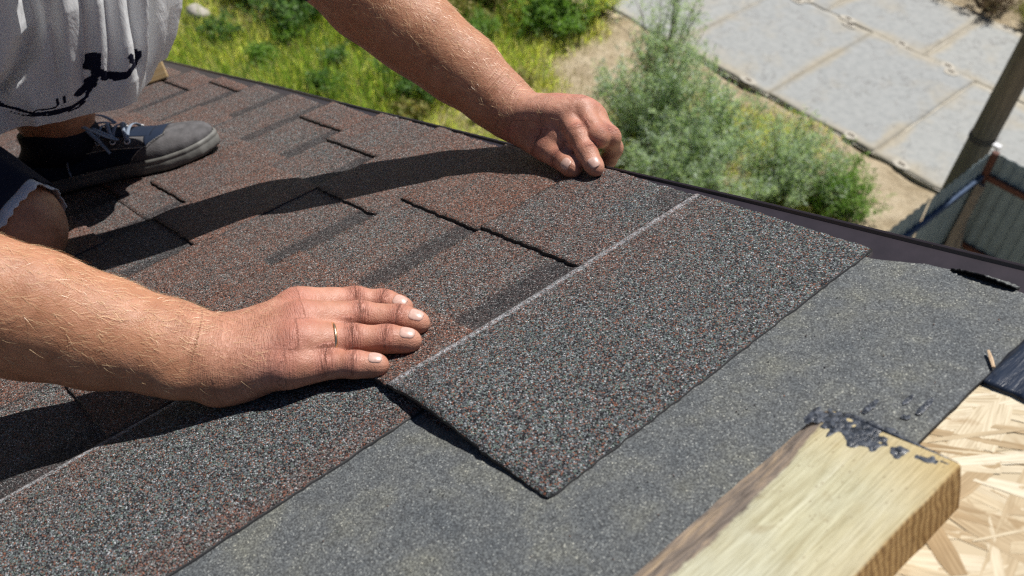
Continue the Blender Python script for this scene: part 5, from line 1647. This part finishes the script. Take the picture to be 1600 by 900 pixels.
# --- grass: uncountable blades
def grass(name, label, n, box, hmin, hmax, mat, seed, thresh, width=.010, road_ok=False, lean=.35):
    r = np.random.default_rng(seed)
    x = r.uniform(box[0], box[1], n); y = r.uniform(box[2], box[3], n)
    g = grassiness(x, y)
    fade = np.clip(np.minimum(np.minimum((x - box[0]) / 3.0, (y - box[2] + .6) / 2.0), 1), 0, 1)
    keep = (r.random(n) < np.clip((g - thresh) * 1.6, 0, 1) * fade)
    x, y, g = x[keep], y[keep], g[keep]
    n = len(x)
    h = r.uniform(hmin, hmax, n) * (.5 + .7 * np.clip(g, 0, 1.2)) * (1 + .5 * vnoise(np.stack([x, y, x * 0], -1), 1.3, 66))
    a = r.uniform(0, 2 * math.pi, n); d = np.stack([np.cos(a), np.sin(a)], -1) * (h * lean * r.random(n))[:, None]
    z = gh(x, y) - .01
    w = width * r.uniform(.6, 1.3, n); sa = a + 1.4; sx, sy = np.cos(sa) * w / 2, np.sin(sa) * w / 2
    A = np.stack([x - sx, y - sy, z], -1); B = np.stack([x + sx, y + sy, z], -1)
    C = np.stack([x + d[:, 0] * .35 + sx * .8, y + d[:, 1] * .35 + sy * .8, z + h * .6], -1); D_ = np.stack([x + d[:, 0] * .35 - sx * .8, y + d[:, 1] * .35 - sy * .8, z + h * .6], -1)
    T_ = np.stack([x + d[:, 0], y + d[:, 1], z + h], -1)
    V = np.stack([A, B, C, D_, T_], 1).reshape(-1, 3); i = np.arange(n) * 5
    F = np.concatenate([np.stack([i, i + 1, i + 2, i + 3], -1), np.stack([i + 3, i + 2, i + 4, i + 4], -1)])
    me_f = [tuple(q) for q in F[:n]]
    tri = np.stack([i + 3, i + 2, i + 4], -1)
    me = bpy.data.meshes.new(name)
    me.vertices.add(len(V)); me.vertices.foreach_set('co', V.astype(np.float32).ravel())
    loops = np.concatenate([F[:n].ravel(), tri.ravel()]).astype(np.int32)
    me.loops.add(len(loops)); me.loops.foreach_set('vertex_index', loops)
    me.polygons.add(2 * n); me.polygons.foreach_set('loop_start', np.concatenate([np.arange(n) * 4, 4 * n + np.arange(n) * 3]).astype(np.int32))
    me.update(calc_edges=True)
    me.materials.append(mat)
    o = bpy.data.objects.new(name, me); link(o); tag(o, label, 'grass', kind='stuff')
    return o
grass('meadow_grass', 'yellow green meadow grass left of the sand', 125000, (-20, -6.6, -.5, 9.2), .10, .30, GRASSM, 21, .10, .014, lean=1.2)
TUFT = mat_leaf('dark grass', [(.10, .20, .03), (.16, .28, .04), (.22, .34, .06), (.08, .15, .03), (.30, .44, .08)], .5, .6)
grass('tall_grass', 'darker green taller grass tufts among the meadow grass', 26000, (-19, -7.2, .0, 8.5), .20, .50, TUFT, 24, .55, .013, lean=.6)
DRYG = mat_leaf('straw grass', [(.36, .30, .16), (.42, .36, .22), (.30, .26, .13), (.26, .25, .10)], .7, .25)
grass('straw_grass', 'thin straw coloured grass on the sandy ground', 90000, (-15, -2.2, 2.0, 9.25), .06, .24, DRYG, 22, -.35, .006)
grass('verge_weeds', 'low green weeds between bush and slab edge', 55000, (-9, -2.2, 6.0, 9.3), .05, .18, GRASSM, 23, -.05, .010)

# --- litter: a scrap of white plastic in the grass, and a pale stone
WHITE = mat_plain('white plastic scrap', (.62, .64, .66), .5, 20, .1)
lx, ly = -7.62, 5.95
m = MB(); m.tube([(0, 0, 0), (.01, .0, .03), (.02, .0, .16), (.028, .01, .21), (.03, .01, .23), (.033, .01, .26)], [.04, .055, .058, .045, .02, .018], 12); o = m.obj('plastic_scrap', WHITE, None, True, loc=(lx, ly, float(gh(lx, ly)) + .18), rot=(.25, .2, 0)); tag(o, 'white plastic bottle scrap in the grass below the wrist', 'litter')
STONE = mat_plain('pale stone', (.38, .35, .30), .9, 12, .3, .6)
sx_, sy_ = -12.35, 4.2
r = np.random.default_rng(4); p0 = A3((sx_, sy_, float(gh(sx_, sy_))))
Vt, Ft = mesh_field([([(Ell(A3((0, 0, .06)), (.20, .13, .11)), .01), (Ell(A3((.1, .05, .05)), (.10, .12, .08)), .05)], .01)], (-.35, -.3, -.1), (.35, .3, .25), .02)
Vt = Vt + .02 * vnoise(Vt, 9, 95)[:, None]
tag(mesh_obj('stone', Vt, Ft, STONE, None, True, loc=tuple(p0 + (0, 0, .10))), 'pale stone in the grass at the top left', 'stone')
